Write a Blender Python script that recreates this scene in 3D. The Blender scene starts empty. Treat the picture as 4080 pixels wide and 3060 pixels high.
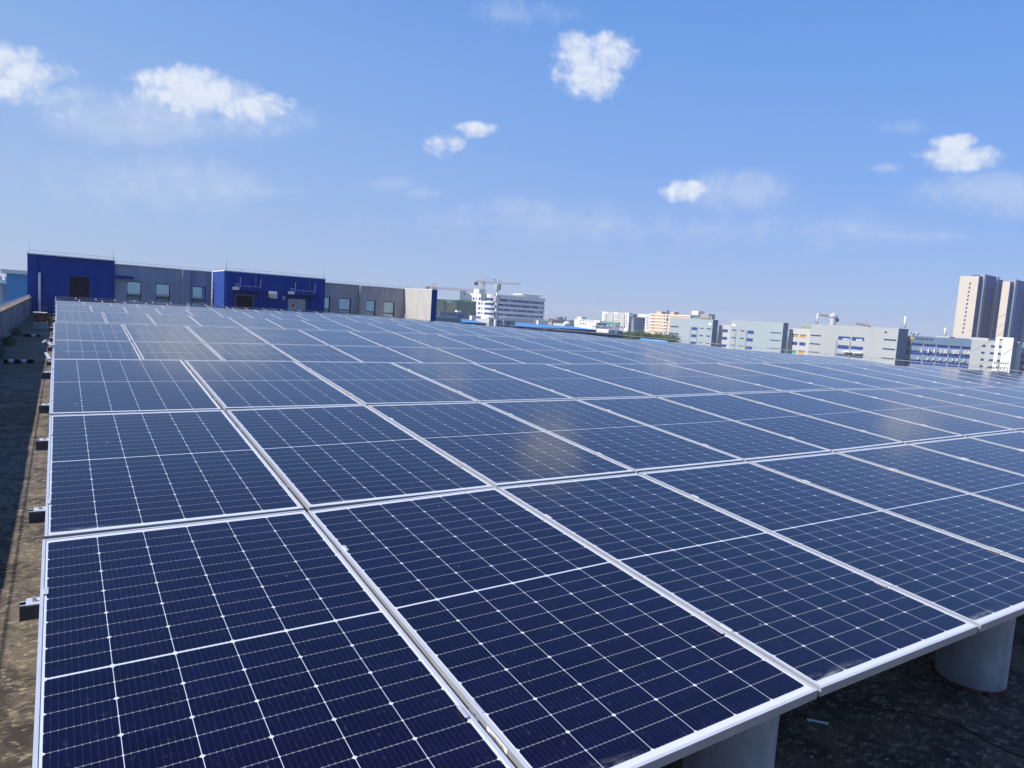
import bpy, bmesh, math, random
from mathutils import Vector, Matrix
random.seed(7)
R = math.radians
sc = bpy.context.scene
col = sc.collection

# ------------------------------------------------------------------ camera
FOC = 2811.85
def rot(a, b, c):
    Rz = Matrix(((math.cos(a), -math.sin(a), 0), (math.sin(a), math.cos(a), 0), (0, 0, 1)))
    Rx = Matrix(((1, 0, 0), (0, math.cos(b), -math.sin(b)), (0, math.sin(b), math.cos(b))))
    Ry = Matrix(((math.cos(c), 0, math.sin(c)), (0, 1, 0), (-math.sin(c), 0, math.cos(c))))
    return Rz @ Rx @ Ry
PHI = -0.016                                  # drainage fall of the roof deck towards +X
M = Matrix(((math.cos(PHI), 0, math.sin(PHI)), (0, 1, 0), (-math.sin(PHI), 0, math.cos(PHI))))
RC = M @ rot(-0.57238378, -0.10691447, -0.0524116)
CAM = M @ Vector((0.09046198, -1.37516737, 1.32038907))
cam = bpy.data.cameras.new("camera"); co = bpy.data.objects.new("camera", cam); col.objects.link(co)
cam.sensor_width = 36; cam.lens = FOC / 4080 * 36; cam.clip_start = 0.05; cam.clip_end = 9000
r_, f_, u_ = RC.col[0], RC.col[1], RC.col[2]
m3 = Matrix((r_, u_, -f_)).transposed()
co.matrix_world = Matrix.Translation(CAM) @ m3.to_4x4()
sc.camera = co

# ------------------------------------------------------------------ light
SUN_EL, SUN_AZ = R(40.3), R(-81)                # azimuth clockwise from +Y
sd = Vector((math.sin(SUN_AZ) * math.cos(SUN_EL), math.cos(SUN_AZ) * math.cos(SUN_EL), math.sin(SUN_EL)))
sl = bpy.data.lights.new("sun", 'SUN'); sl.energy = 4.7; sl.angle = R(0.5); sl.color = (1, 0.95, 0.87)
so = bpy.data.objects.new("sun", sl); col.objects.link(so)
so.rotation_euler = (-sd).to_track_quat('-Z', 'Y').to_euler()
sc.view_settings.view_transform = 'Standard'; sc.view_settings.look = 'None'
sc.view_settings.exposure = 0.25; sc.view_settings.gamma = 1

class NT:
    """tiny helper for node math"""
    def __init__(s, tree): s.t = tree; s.n = tree.nodes; s.l = tree.links
    def put(s, sock, v):
        if hasattr(v, 'is_output') or isinstance(v, bpy.types.NodeSocket): s.l.new(v, sock)
        else: sock.default_value = v
    def m(s, op, a, b=0.0, c=0.0, clamp=False):
        n = s.n.new('ShaderNodeMath'); n.operation = op; n.use_clamp = clamp
        s.put(n.inputs[0], a); s.put(n.inputs[1], b); s.put(n.inputs[2], c); return n.outputs[0]
    def v(s, op, a, b=(0, 0, 0), scale=None):
        n = s.n.new('ShaderNodeVectorMath'); n.operation = op
        s.put(n.inputs[0], a); s.put(n.inputs[1], b)
        if scale is not None: s.put(n.inputs['Scale'], scale)
        return n.outputs['Value'] if op in ('DOT_PRODUCT', 'LENGTH', 'DISTANCE') else n.outputs[0]
    def noise(s, vec, scale, detail=4, rough=0.5, dist=0.0, out=0):
        n = s.n.new('ShaderNodeTexNoise'); s.l.new(vec, n.inputs['Vector'])
        n.inputs['Scale'].default_value = scale; n.inputs['Detail'].default_value = detail
        n.inputs['Roughness'].default_value = rough; n.inputs['Distortion'].default_value = dist
        return n.outputs[out]
    def step(s, x, lo, hi):
        n = s.n.new('ShaderNodeMapRange'); n.interpolation_type = 'SMOOTHSTEP'
        s.put(n.inputs[0], x); s.put(n.inputs[1], lo); s.put(n.inputs[2], hi); return n.outputs[0]
    def mix(s, f, a, b):
        n = s.n.new('ShaderNodeMix'); n.data_type = 'RGBA'
        s.put(n.inputs[0], f); s.put(n.inputs[6], a); s.put(n.inputs[7], b); return n.outputs[2]
    def scale(s, vec, x, y, z):
        n = s.n.new('ShaderNodeMapping'); s.l.new(vec, n.inputs[0]); n.inputs['Scale'].default_value = (x, y, z); return n.outputs[0]

def pix_dir(u, v):
    """world direction of a point of the 4080-wide photograph (used to survey where things stand)"""
    return RC @ Vector(((u - 2040) / FOC, 1, -(v - 1530) / FOC))

# ------------------------------------------------------------------ sky
w = bpy.data.worlds.new("World"); sc.world = w; w.use_nodes = True
T = NT(w.node_tree); T.n.clear()
out = T.n.new('ShaderNodeOutputWorld'); bg = T.n.new('ShaderNodeBackground'); T.l.new(bg.outputs[0], out.inputs[0])
sky = T.n.new('ShaderNodeTexSky'); sky.sky_type = 'NISHITA'; sky.sun_disc = False
sky.sun_elevation = SUN_EL; sky.sun_rotation = SUN_AZ; sky.altitude = 50
sky.air_density = 1.0; sky.dust_density = 0.6; sky.ozone_density = 1.5
tc = T.n.new('ShaderNodeTexCoord'); D = tc.outputs['Generated']
D = T.v('NORMALIZE', D)
bg.inputs['Strength'].default_value = 0.12
#          u     v    ru   rv  strength (full-resolution survey of each cloud)
CL = [(60, 320, 280, 140, .85), (40, 240, 190, 95, .85), (300, 400, 150, 80, .6), (700, 325, 190, 85, 1.0), (800, 385, 270, 100, .95), (980, 430, 200, 80, .85), (640, 470, 300, 110, .66), (960, 500, 260, 80, .5),
      (500, 470, 300, 110, .62), (620, 780, 420, 130, .3), (3000, 930, 520, 90, .3), (2050, 900, 420, 90, .3), (2300, 240, 125, 125, .95), (2410, 215, 150, 105, .95), (2345, 320, 150, 95, .9), (1780, 580, 95, 60, .9), (1890, 518, 95, 42, .9),
      (3800, 575, 110, 60, 1.0), (3840, 630, 210, 75, .95), (3530, 675, 60, 24, .4), (2740, 768, 120, 60, .80), (2930, 790, 230, 110, .68), (2960, 860, 160, 60, .32), (3950, 780, 330, 110, .62),
      (690, 705, 140, 50, .36), (1110, 770, 120, 32, .32), (1560, 740, 90, 40, .4), (1710, 780, 90, 32, .4), (2020, 850, 210, 60, .34), (2200, 900, 120, 40, .34),
      (3330, 905, 180, 34, .32), (3600, 950, 200, 40, .3), (2120, 75, 160, 60, .22), (3590, 520, 80, 40, .25), (2450, 900, 120, 40, .25)]
fall = thin = None
for u, v, ru, rv, st in CL:
    d = pix_dir(u, v).normalized()
    er = (pix_dir(u + 10, v).normalized() - d).normalized(); eu = er.cross(d)
    k = (pix_dir(u + 100, v).normalized() - d).length / 100
    q = T.v('SUBTRACT', D, tuple(d))
    a = T.m('DIVIDE', T.v('DOT_PRODUCT', q, tuple(er)), ru * k * 1.12)
    b = T.m('DIVIDE', T.v('DOT_PRODUCT', q, tuple(eu)), rv * k)
    b = T.m('MULTIPLY', b, T.m('ADD', .55, T.m('MULTIPLY', T.m('GREATER_THAN', b, 0.0), .43)))
    c = T.m('DIVIDE', T.v('DOT_PRODUCT', q, tuple(d)), ru * k)
    r2 = T.m('ADD', T.m('MULTIPLY', a, a), T.m('ADD', T.m('MULTIPLY', b, b), T.m('MULTIPLY', c, c)))
    e = T.m('SUBTRACT', T.m('MULTIPLY', T.m('SUBTRACT', 1.0, r2), st), T.m('MULTIPLY', T.m('MAXIMUM', T.m('ADD', .15, T.m('MULTIPLY', b, -1.0)), 0.0), .70))
    e = T.m('MAXIMUM', e, -0.8)
    if st >= .72: fall = e if fall is None else T.m('MAXIMUM', fall, e)
    else: thin = e if thin is None else T.m('MAXIMUM', thin, e)
def puffs(vec):
    """cauliflower relief: warped soft cells at three sizes plus a little fractal noise"""
    wn = T.n.new('ShaderNodeTexNoise'); T.l.new(vec, wn.inputs['Vector']); wn.inputs['Scale'].default_value = 22; wn.inputs['Detail'].default_value = 4
    wv = T.v('ADD', vec, T.v('SCALE', T.v('SUBTRACT', wn.outputs['Color'], (.5, .5, .5)), scale=.035))
    tot = None
    for sc_, am in ((20, .60), (46, .55), (110, .42)):
        vo = T.n.new('ShaderNodeTexVoronoi'); vo.feature = 'F1'; vo.inputs['Scale'].default_value = sc_; T.l.new(wv, vo.inputs['Vector'])
        q_ = T.m('MULTIPLY', T.m('SUBTRACT', .50, vo.outputs['Distance']), am); tot = q_ if tot is None else T.m('ADD', tot, q_)
    return T.m('ADD', tot, T.m('MULTIPLY', T.m('SUBTRACT', T.noise(vec, 13, 11, .66), .5), 2.1))
p1 = puffs(D); p2 = puffs(T.v('ADD', D, tuple(sd * 0.010)))
body = T.m('ADD', T.m('MULTIPLY', fall, 1.9), T.m('MULTIPLY', p1, 1.15))
dens = T.m('MULTIPLY', T.step(body, .10, 1.55), T.step(fall, -.45, .40), clamp=True)
tn = T.step(T.m('ADD', T.m('MULTIPLY', thin, 1.1), T.m('MULTIPLY', T.m('ADD', T.m('MULTIPLY', T.m('SUBTRACT', T.noise(D, 9, 5, .5, .6), .5), 1.4), T.m('MULTIPLY', p1, .75)), 1.0)), -.45, .95)
tn = T.m('MULTIPLY', T.m('MULTIPLY', tn, T.step(thin, -.75, .35)), .55, clamp=True)
shade = T.step(T.m('ADD', T.m('MULTIPLY', T.m('SUBTRACT', p1, p2), .8), T.m('ADD', .22, T.m('MULTIPLY', body, .26))), 0, 1)
dens = T.m('MULTIPLY', T.m('MAXIMUM', dens, tn), .94)
ccol = T.mix(shade, (4.5, 5.1, 6.3, 1), (6.0, 6.35, 7.0, 1))
el = T.v('DOT_PRODUCT', D, (0, 0, 1))
rmp = T.n.new('ShaderNodeValToRGB'); T.l.new(el, rmp.inputs[0]); cr = rmp.color_ramp; cr.interpolation = 'B_SPLINE'
STOPS = [(0.0, (.32, .485, .83)), (.08, (.265, .44, .86)), (.18, (.20, .395, .88)), (.30, (.15, .36, .86)), (.42, (.115, .32, .82)), (.7, (.055, .17, .58)), (1.0, (.04, .12, .46))]
cr.elements[0].position = 0; cr.elements[0].color = (*STOPS[0][1], 1); cr.elements[1].position = 1; cr.elements[1].color = (*STOPS[-1][1], 1)
for q_, c_ in STOPS[1:-1]: e_ = cr.elements.new(q_); e_.color = (*c_, 1)
west = T.step(T.v('DOT_PRODUCT', D, (-.94, .34, 0)), -.9, 1.0)          # paler on the sun's side
low_ = T.m('SUBTRACT', 1.0, T.step(el, 0.0, .62))
pale = T.mix(T.m('MULTIPLY', T.m('MULTIPLY', west, low_), .9), rmp.outputs[0], (.385, .55, .82, 1))
pale = T.v('SCALE', pale, scale=7.0)
base = T.mix(.88, sky.outputs[0], pale)
res = T.mix(T.m('MULTIPLY', dens, .92), base, ccol)
T.l.new(res, bg.inputs['Color'])

# ------------------------------------------------------------------ surveying helpers
def at_y(u, v, Y): d = pix_dir(u, v); return CAM + d * ((Y - CAM.y) / d.y)
def at_x(u, v, X): d = pix_dir(u, v); return CAM + d * ((X - CAM.x) / d.x)
def at_z(u, v, Z): d = pix_dir(u, v); return CAM + d * ((Z - CAM.z) / d.z)

# ------------------------------------------------------------------ object helpers
class MB:
    """collects faces and links them as one mesh"""
    def __init__(s): s.v = []; s.f = []; s.mi = []; s.k = 0; s.M = None
    def mat(s, k): s.k = k; return s
    def add(s, vs, fs):
        b = len(s.v)
        s.v += [tuple(s.M @ Vector(p)) if s.M else tuple(p) for p in vs]
        for f in fs: s.f.append([b + i for i in f]); s.mi.append(s.k)
        return s
    def quad(s, a, b, c, d): return s.add([a, b, c, d], [(0, 1, 2, 3)])
    def box(s, x0, x1, y0, y1, z0, z1):
        if x0 > x1: x0, x1 = x1, x0
        if y0 > y1: y0, y1 = y1, y0
        if z0 > z1: z0, z1 = z1, z0
        return s.add([(x0, y0, z0), (x1, y0, z0), (x1, y1, z0), (x0, y1, z0), (x0, y0, z1), (x1, y0, z1), (x1, y1, z1), (x0, y1, z1)],
                     [(3, 2, 1, 0), (4, 5, 6, 7), (0, 1, 5, 4), (1, 2, 6, 5), (2, 3, 7, 6), (3, 0, 4, 7)])
    def tube(s, p, q, r0, r1=None, n=8, caps=True):
        p, q = Vector(p), Vector(q); r1 = r0 if r1 is None else r1
        d = (q - p).normalized(); a = d.orthogonal().normalized(); b = d.cross(a)
        vs = []
        for P, r in ((p, r0), (q, r1)):
            for i in range(n):
                t = 2 * math.pi * i / n; vs.append(P + a * (r * math.cos(t)) + b * (r * math.sin(t)))
        fs = [(i, (i + 1) % n, n + (i + 1) % n, n + i) for i in range(n)]
        if caps: fs += [tuple(range(n - 1, -1, -1)), tuple(range(n, 2 * n))]
        return s.add(vs, fs)
    def bar(s, p, q, w, h):
        p, q = Vector(p), Vector(q); d = (q - p).normalized()
        up = Vector((0, 0, 1)) if abs(d.z) < .95 else Vector((0, 1, 0))
        a = d.cross(up).normalized(); b = a.cross(d); vs = []
        for P in (p, q):
            for i, j in ((-1, -1), (1, -1), (1, 1), (-1, 1)): vs.append(P + a * (w / 2 * i) + b * (h / 2 * j))
        return s.add(vs, [(0, 1, 2, 3), (7, 6, 5, 4), (0, 4, 5, 1), (1, 5, 6, 2), (2, 6, 7, 3), (3, 7, 4, 0)])
    def mesh(s, name, mats, smooth=False):
        me = bpy.data.meshes.new(name); me.from_pydata(s.v, [], s.f)
        for m in (mats if isinstance(mats, (list, tuple)) else [mats]): me.materials.append(m)
        for p, k in zip(me.polygons, s.mi): p.material_index = k; p.use_smooth = smooth
        me.update(); return me
    def build(s, name, mats, parent=None, smooth=False, loc=None):
        me = s.mesh(name, mats, smooth); o = bpy.data.objects.new(name, me); col.objects.link(o)
        if loc is not None:
            L = Vector(loc); me.transform(Matrix.Translation(-L)); o.location = L
        if parent:
            o.parent = parent
            o.matrix_parent_inverse = parent.matrix_basis.inverted() if True else Matrix()
        return o
def tag(o, label=None, cat=None, group=None, kind=None):
    if label: o['label'] = label
    if cat: o['category'] = cat
    if group: o['group'] = group
    if kind: o['kind'] = kind
    return o
def empty(name, loc, label, cat, group=None):
    o = bpy.data.objects.new(name, None); o.empty_display_size = .2; o.location = loc; col.objects.link(o)
    return tag(o, label, cat, group)
def smooth_by(o, ang=40):
    for p in o.data.polygons: p.use_smooth = True
    try: o.data.set_sharp_from_angle(angle=R(ang))
    except Exception: pass

# ------------------------------------------------------------------ materials
def newmat(name):
    m = bpy.data.materials.new(name); m.use_nodes = True
    t = NT(m.node_tree); p = m.node_tree.nodes['Principled BSDF']; return m, t, p
def plain(name, c, rough=.6, metal=0.0, var=.12, nscale=3.0, bump=0.0, spec=None, streak=False):
    """a paint / metal / concrete with its own unevenness"""
    m, t, p = newmat(name)
    g = t.n.new('ShaderNodeTexCoord').outputs['Object']
    if streak: g = t.scale(g, 1, 1, .12)
    n = t.noise(g, nscale, 6, .6)
    a = tuple(min(1, x * (1 - var)) for x in c) + (1,); b = tuple(min(1, x * (1 + var)) for x in c) + (1,)
    t.l.new(t.mix(t.step(n, .3, .7), a, b), p.inputs['Base Color'])
    p.inputs['Roughness'].default_value = rough; p.inputs['Metallic'].default_value = metal
    if spec is not None: p.inputs['Specular IOR Level'].default_value = spec
    if bump:
        bn = t.n.new('ShaderNodeBump'); bn.inputs['Strength'].default_value = bump; bn.inputs['Distance'].default_value = .02
        t.l.new(t.noise(g, nscale * 12, 5, .6), bn.inputs['Height']); t.l.new(bn.outputs[0], p.inputs['Normal'])
    return m
def glass_dark(name, c=(.02, .03, .05), rough=.06):
    m, t, p = newmat(name); p.inputs['Base Color'].default_value = c + (1,); p.inputs['Roughness'].default_value = rough
    p.inputs['Specular IOR Level'].default_value = .8; return m

MAT = {}
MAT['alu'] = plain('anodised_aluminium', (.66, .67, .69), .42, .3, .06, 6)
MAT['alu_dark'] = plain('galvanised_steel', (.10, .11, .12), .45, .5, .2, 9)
MAT['zinc'] = plain('zinc_bolt', (.45, .46, .48), .35, .9, .1, 20)
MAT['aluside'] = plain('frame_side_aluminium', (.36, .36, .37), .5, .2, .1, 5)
MAT['lip'] = plain('dull_rail_lip', (.42, .43, .44), .5, .4, .15, 12)
MAT['white'] = plain('white_paint', (.80, .80, .78), .5, 0, .06, 2, streak=True)

def cells_material():
    m, t, p = newmat('solar_cells_under_glass')
    uv = t.n.new('ShaderNodeUVMap'); uv.uv_map = 'metres'
    sx = t.n.new('ShaderNodeSeparateXYZ'); t.l.new(uv.outputs[0], sx.inputs[0]); x, y = sx.outputs[0], sx.outputs[1]
    xc = t.m('DIVIDE', t.m('SUBTRACT', x, .0205), .1865)
    fx = t.m('FRACT', xc); dx = t.m('MULTIPLY', t.m('MINIMUM', fx, t.m('SUBTRACT', 1.0, fx)), .1865)
    yh = t.m('SUBTRACT', t.m('ABSOLUTE', t.m('SUBTRACT', y, 1.133)), .0042)
    yc = t.m('DIVIDE', yh, .0909)
    fy = t.m('FRACT', yc); dy = t.m('MULTIPLY', t.m('MINIMUM', fy, t.m('SUBTRACT', 1.0, fy)), .0909)
    colline = t.m('LESS_THAN', dx, .00100)
    rowline = t.m('LESS_THAN', dy, .0007)
    mid = t.m('LESS_THAN', yh, 0.0)
    edge = t.m('MAXIMUM', t.m('MAXIMUM', t.m('LESS_THAN', xc, 0.0), t.m('GREATER_THAN', xc, 6.0)), t.m('GREATER_THAN', yc, 12.0))
    # chamfered wafer corners
    par = t.m('LESS_THAN', t.m('ABSOLUTE', t.m('SUBTRACT', t.m('FRACT', t.m('ADD', t.m('MULTIPLY', yc, .5), .25)), .25)), .25)
    dia = t.m('LESS_THAN', t.m('ADD', dx, dy), t.m('ADD', .0048, t.m('MULTIPLY', par, .0042)))
    white = t.m('MAXIMUM', t.m('MAXIMUM', colline, mid), t.m('MAXIMUM', edge, dia))
    bb = t.m('FRACT', t.m('ADD', t.m('MULTIPLY', fx, 10.0), .5)); bbm = t.m('LESS_THAN', t.m('ABSOLUTE', t.m('SUBTRACT', bb, .5)), .022)
    pads = t.m('MULTIPLY', t.m('LESS_THAN', t.m('ABSOLUTE', t.m('SUBTRACT', bb, .5)), .06), t.m('LESS_THAN', dy, .0035))
    oi = t.n.new('ShaderNodeObjectInfo'); rnd = oi.outputs['Random']
    wv = t.v('ADD', uv.outputs[0], t.v('SCALE', (7.3, 3.1, 0), scale=rnd))
    ww = t.v('SCALE', wv, scale=1.0)
    rx = t.n.new('ShaderNodeTexWhiteNoise'); rx.noise_dimensions = '3D'
    cmb = t.n.new('ShaderNodeCombineXYZ'); t.l.new(t.m('FLOOR', xc), cmb.inputs[0]); t.l.new(t.m('FLOOR', t.m('DIVIDE', y, .0909)), cmb.inputs[1]); t.l.new(rnd, cmb.inputs[2])
    t.l.new(cmb.outputs[0], rx.inputs['Vector'])
    cell = t.mix(rx.outputs[0], (.0019, .0012, .010, 1), (.0032, .0019, .018, 1))
    c = t.mix(t.m('MULTIPLY', bbm, .10), cell, (.30, .34, .42, 1))
    c = t.mix(t.m('MULTIPLY', pads, .5), c, (.5, .5, .52, 1))
    c = t.mix(t.m('MULTIPLY', rowline, .62), c, (.62, .62, .60, 1))
    c = t.mix(white, c, (.70, .72, .75, 1))
    # rain-dried dust spots and a few smears by the low edge
    spots = t.step(t.noise(t.scale(ww, 1, .6, 1), 52, 3, .5), .60, .74)
    film = t.noise(ww, 2.2, 5, .6)
    sm = t.noise(t.scale(ww, 5, 26, 1), 1.6, 5, .65)
    low = t.m('MULTIPLY', t.m('SUBTRACT', 1.0, t.step(y, .03, .085)), t.m('SUBTRACT', 1.0, t.step(x, .12, .42)))
    smear = t.m('MULTIPLY', low, t.step(sm, .42, .62))
    c = t.mix(t.m('MULTIPLY', spots, .045), c, (.40, .42, .55, 1))
    c = t.mix(t.m('MULTIPLY', film, .010), c, (.26, .30, .50, 1))
    c = t.mix(t.m('MULTIPLY', smear, .40), c, (.60, .60, .60, 1))
    drop = t.step(t.noise(ww, 22, 2, .4), .785, .795); c = t.mix(t.m('MULTIPLY', drop, .5), c, (.55, .55, .52, 1))
    run = t.m('MULTIPLY', t.step(t.noise(t.scale(ww, 30, 1.1, 1), 1.0, 4, .6), .52, .75), t.m('SUBTRACT', 1.0, t.step(y, .05, .9)))
    c = t.mix(t.m('MULTIPLY', run, t.m('MULTIPLY', rnd, .030)), c, (.45, .45, .48, 1))
    t.l.new(c, p.inputs['Base Color'])
    t.l.new(t.m('ADD', .06, t.m('ADD', t.m('MULTIPLY', film, .10), t.m('MULTIPLY', smear, .4))), p.inputs['Roughness'])
    p.inputs['IOR'].default_value = 1.45; p.inputs['Specular IOR Level'].default_value = .5; p.inputs['Specular Tint'].default_value = (.72, .66, 1.0, 1)
    return m
MAT['cells'] = cells_material()

def roof_material():
    m, t, p = newmat('weathered_roof_membrane')
    g = t.n.new('ShaderNodeTexCoord').outputs['Object']
    a = t.noise(t.scale(g, 1.6, 1.0, 1), 2.6, 10, .72, .4); b = t.noise(t.scale(g, 1.0, 1.5, 1), 17, 8, .72, .4); c = t.noise(g, 1.0, 6, .6, .4); d = t.noise(t.scale(g, 1, 1.4, 1), 48, 4, .65)
    k = t.mix(t.step(a, .38, .62), (.045, .037, .027, 1), (.185, .145, .098, 1))
    k = t.mix(t.m('MULTIPLY', t.step(b, .50, .64), .85), k, (.44, .35, .225, 1))
    k = t.mix(t.m('MULTIPLY', t.step(c, .54, .68), .5), k, (.36, .31, .22, 1))
    k = t.mix(t.m('MULTIPLY', t.step(d, .52, .60), .45), k, (.045, .038, .026, 1))
    k = t.mix(t.m('MULTIPLY', t.step(d, .34, .28), .5), k, (.50, .45, .36, 1))
    k = t.mix(t.m('MULTIPLY', t.step(t.noise(g, 5, 7, .75), .58, .66), .75), k, (.020, .020, .015, 1))
    spk = t.step(t.noise(g, 26, 2, .4), .735, .75); k = t.mix(t.m('MULTIPLY', spk, .9), k, (.5, .5, .48, 1))
    t.l.new(k, p.inputs['Base Color']); p.inputs['Roughness'].default_value = .9
    bn = t.n.new('ShaderNodeBump'); bn.inputs['Strength'].default_value = .5; bn.inputs['Distance'].default_value = .02
    t.l.new(b, bn.inputs['Height']); t.l.new(bn.outputs[0], p.inputs['Normal'])
    return m
MAT['roof'] = roof_material()

# ------------------------------------------------------------------ the array
def lerp_tab(tab, x):
    if x <= tab[0][0]: return tab[0][1]
    for (a, fa), (b, fb) in zip(tab, tab[1:]):
        if x <= b: return fa + (fb - fa) * (x - a) / (b - a)
    return tab[-1][1]
DZ = [(0, .015), (3, .01), (6, -.01), (9, -.028), (12, -.045), (14, -.07), (16, -.12), (18, -.19), (20, -.27), (22, -.35), (24, -.43), (26, -.50), (28.5, -.66), (31, -.82)]
dzg = lambda X: lerp_tab(DZ, X)
PX = 1.184
A_Y = [0, 2.28964, 4.5791, 6.86952]; A_Z = [0, .19589, .39377, .58028]
A_D = {0: ([(0, -.012), (1, 0), (2, .028), (3, .015), (5, .01)], [(0, 0), (2, -.02), (4, -.02)]),
       1: ([(0, .002), (1, 0), (2, .012), (3, .010), (4, .004), (5, 0), (6, .007), (7, .011), (8, .016), (12, 0)], [(0, .004), (1, .010), (4, 0), (6, .01), (8, .036), (12, .08)]),
       2: ([(0, 0), (2, .003), (3, -.003), (5, -.007), (6, .005), (7, .013), (8, .015), (9, .002), (12, -.027), (14, -.09), (18, -.25)], [(0, .004), (2, .018), (5, 0), (8, .03), (12, .1)]),
       3: ([(0, .019), (1, .01), (2, .001), (3, -.009), (5, -.023), (7, -.017), (8, -.002), (10, .003), (11, -.017), (12, -.04), (14, -.09), (16, -.165), (18, -.29), (21, -.4)], [(0, .0), (3, .018), (8, .006), (12, .07), (14, .12)])}
#      name   x0      y_top    z_top
TAB = [('A', 0, 6.86952, .58028), ('B', -.0233, 15.01494, .57576), ('C', -.019, 23.10816, .55106), ('D', -.0495, 32.20141, .52354),
       ('E', -.08, 40.60936, .49833), ('F', -.1089, 48.61463, .47221), ('G', -.1494, 56.65445, .46927)]
PY_ = 2.298
def node(t, r, c):
    nm, x0, yt, zt = TAB[t]
    if t == 0:
        dz, dx = A_D[r]
        return Vector((c * PX + lerp_tab(dx, c), A_Y[r], A_Z[r] + lerp_tab(dz, c)))
    s = (3 - r) * PY_; X = x0 + c * PX
    drift = lerp_tab([(0, 0), (8, 0), (12, -.05), (16, -.11), (24, -.2)], c) if t == 1 else 0
    return Vector((X + drift, yt - s * math.cos(.0865), zt - s * math.sin(.0865) + dzg(X)))

PW, PL, PT = 1.160, 2.266, .035
def frame_mesh():
    b = MB(); x, y, f = PW / 2, PL / 2, .0115
    o = [(-x, -y), (x, -y), (x, y), (-x, y)]; i = [(-x + f, -y + f), (x - f, -y + f), (x - f, y - f), (-x + f, y - f)]
    for k in range(4):
        a, c = o[k], o[(k + 1) % 4]; d, e = i[(k + 1) % 4], i[k]
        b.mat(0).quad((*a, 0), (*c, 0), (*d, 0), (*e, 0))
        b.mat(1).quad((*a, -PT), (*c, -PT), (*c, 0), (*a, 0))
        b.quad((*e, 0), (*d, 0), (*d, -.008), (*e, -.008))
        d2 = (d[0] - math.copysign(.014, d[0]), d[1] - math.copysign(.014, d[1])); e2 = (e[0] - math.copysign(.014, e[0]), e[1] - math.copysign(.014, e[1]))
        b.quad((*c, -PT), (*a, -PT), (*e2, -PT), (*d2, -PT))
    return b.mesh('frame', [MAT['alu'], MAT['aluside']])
def glass_mesh():
    x, y = PW / 2 - .0115, PL / 2 - .0115
    b = MB(); b.box(-x, x, -y, y, -.006, -.0025)
    me = b.mesh('laminate', MAT['cells'])
    uvl = me.uv_layers.new(name='metres')
    for lp in me.loops:
        p = me.vertices[lp.vertex_index].co; uvl.data[lp.index].uv = (p.x + PW / 2, p.y + PL / 2)
    return me
FRAME, GLASS = frame_mesh(), glass_mesh()
ORD = ['', 'first', 'second', 'third', 'fourth', 'fifth', 'sixth', 'seventh', 'eighth', 'ninth', 'tenth', 'eleventh', 'twelfth', 'thirteenth', 'fourteenth', 'fifteenth',
       'sixteenth', 'seventeenth', 'eighteenth', 'nineteenth', 'twentieth', 'twenty-first', 'twenty-second', 'twenty-third', 'twenty-fourth', 'twenty-fifth']
ROWN = {0: 'low front row', 1: 'middle row', 2: 'raised top row'}
TABN = ['first table', 'second table', 'third table', 'fourth table', 'fifth table', 'sixth table', 'last table']
def panel(t, r, c):
    n = [node(t, r, c), node(t, r, c + 1), node(t, r + 1, c), node(t, r + 1, c + 1)]
    n = [M @ q for q in n]
    ex = ((n[1] - n[0]) + (n[3] - n[2])).normalized(); ey = ((n[2] - n[0]) + (n[3] - n[1]))
    ez = ex.cross(ey).normalized(); ey = ez.cross(ex)
    ctr = sum(n, Vector()) / 4
    jit = random.uniform(-.0012, .0012)
    ex = (ex + ez * jit).normalized(); ez = (ez - ex * jit + ey * random.uniform(-.001, .001)).normalized(); ey = ez.cross(ex); 
    e = bpy.data.objects.new('solar_panel', None); e.empty_display_size = .3; col.objects.link(e)
    e.matrix_world = Matrix.Translation(ctr) @ Matrix((ex, ey, ez)).transposed().to_4x4()
    tag(e, '%s solar panel from the parapet end in the %s of the %s' % (ORD[c + 1], ROWN[r], TABN[t]), 'solar panel', 'solar panels on the roof tables')
    for nm, me in (('frame', FRAME), ('laminate', GLASS)):
        o = bpy.data.objects.new(nm, me); col.objects.link(o); o.parent = e
COUNT = {0: {0: 11, 1: 15, 2: 21}, 1: {1: 24, 2: 24}, 2: {1: 24, 2: 24}, 3: {2: 24}, 4: {2: 24}, 5: {2: 24}, 6: {2: 24}}
for t in COUNT:
    for r in COUNT[t]:
        for c in range(COUNT[t][r]): panel(t, r, c)

# barcode sticker on the side of the second panel's frame, facing the first gap
def barcode():
    pn = [o for o in bpy.data.objects if o.name == 'solar_panel.001'][0]
    x = -PW / 2 - .0012; y0 = .313 - (M @ ((node(0, 0, 1) + node(0, 1, 2)) / 2)).y; b = MB(); rb = random.Random(4)
    b.quad((x, y0 - .06, -.030), (x, y0 + .06, -.030), (x, y0 + .06, -.006), (x, y0 - .06, -.006)); b.mat(1); y = y0 - .045
    while y < y0 + .04:
        w_ = rb.choice((.0012, .002, .003)); b.quad((x - .0006, y, -.026), (x - .0006, y + w_, -.026), (x - .0006, y + w_, -.013), (x - .0006, y, -.013)); y += w_ + rb.choice((.0015, .0025, .004))
    me = b.mesh('barcode_label', [plain('label_paper', (.85, .85, .84), .6), plain('label_ink', (.05, .05, .05), .6)])
    o = bpy.data.objects.new('barcode_label', me); col.objects.link(o); o.parent = pn
barcode()

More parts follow.
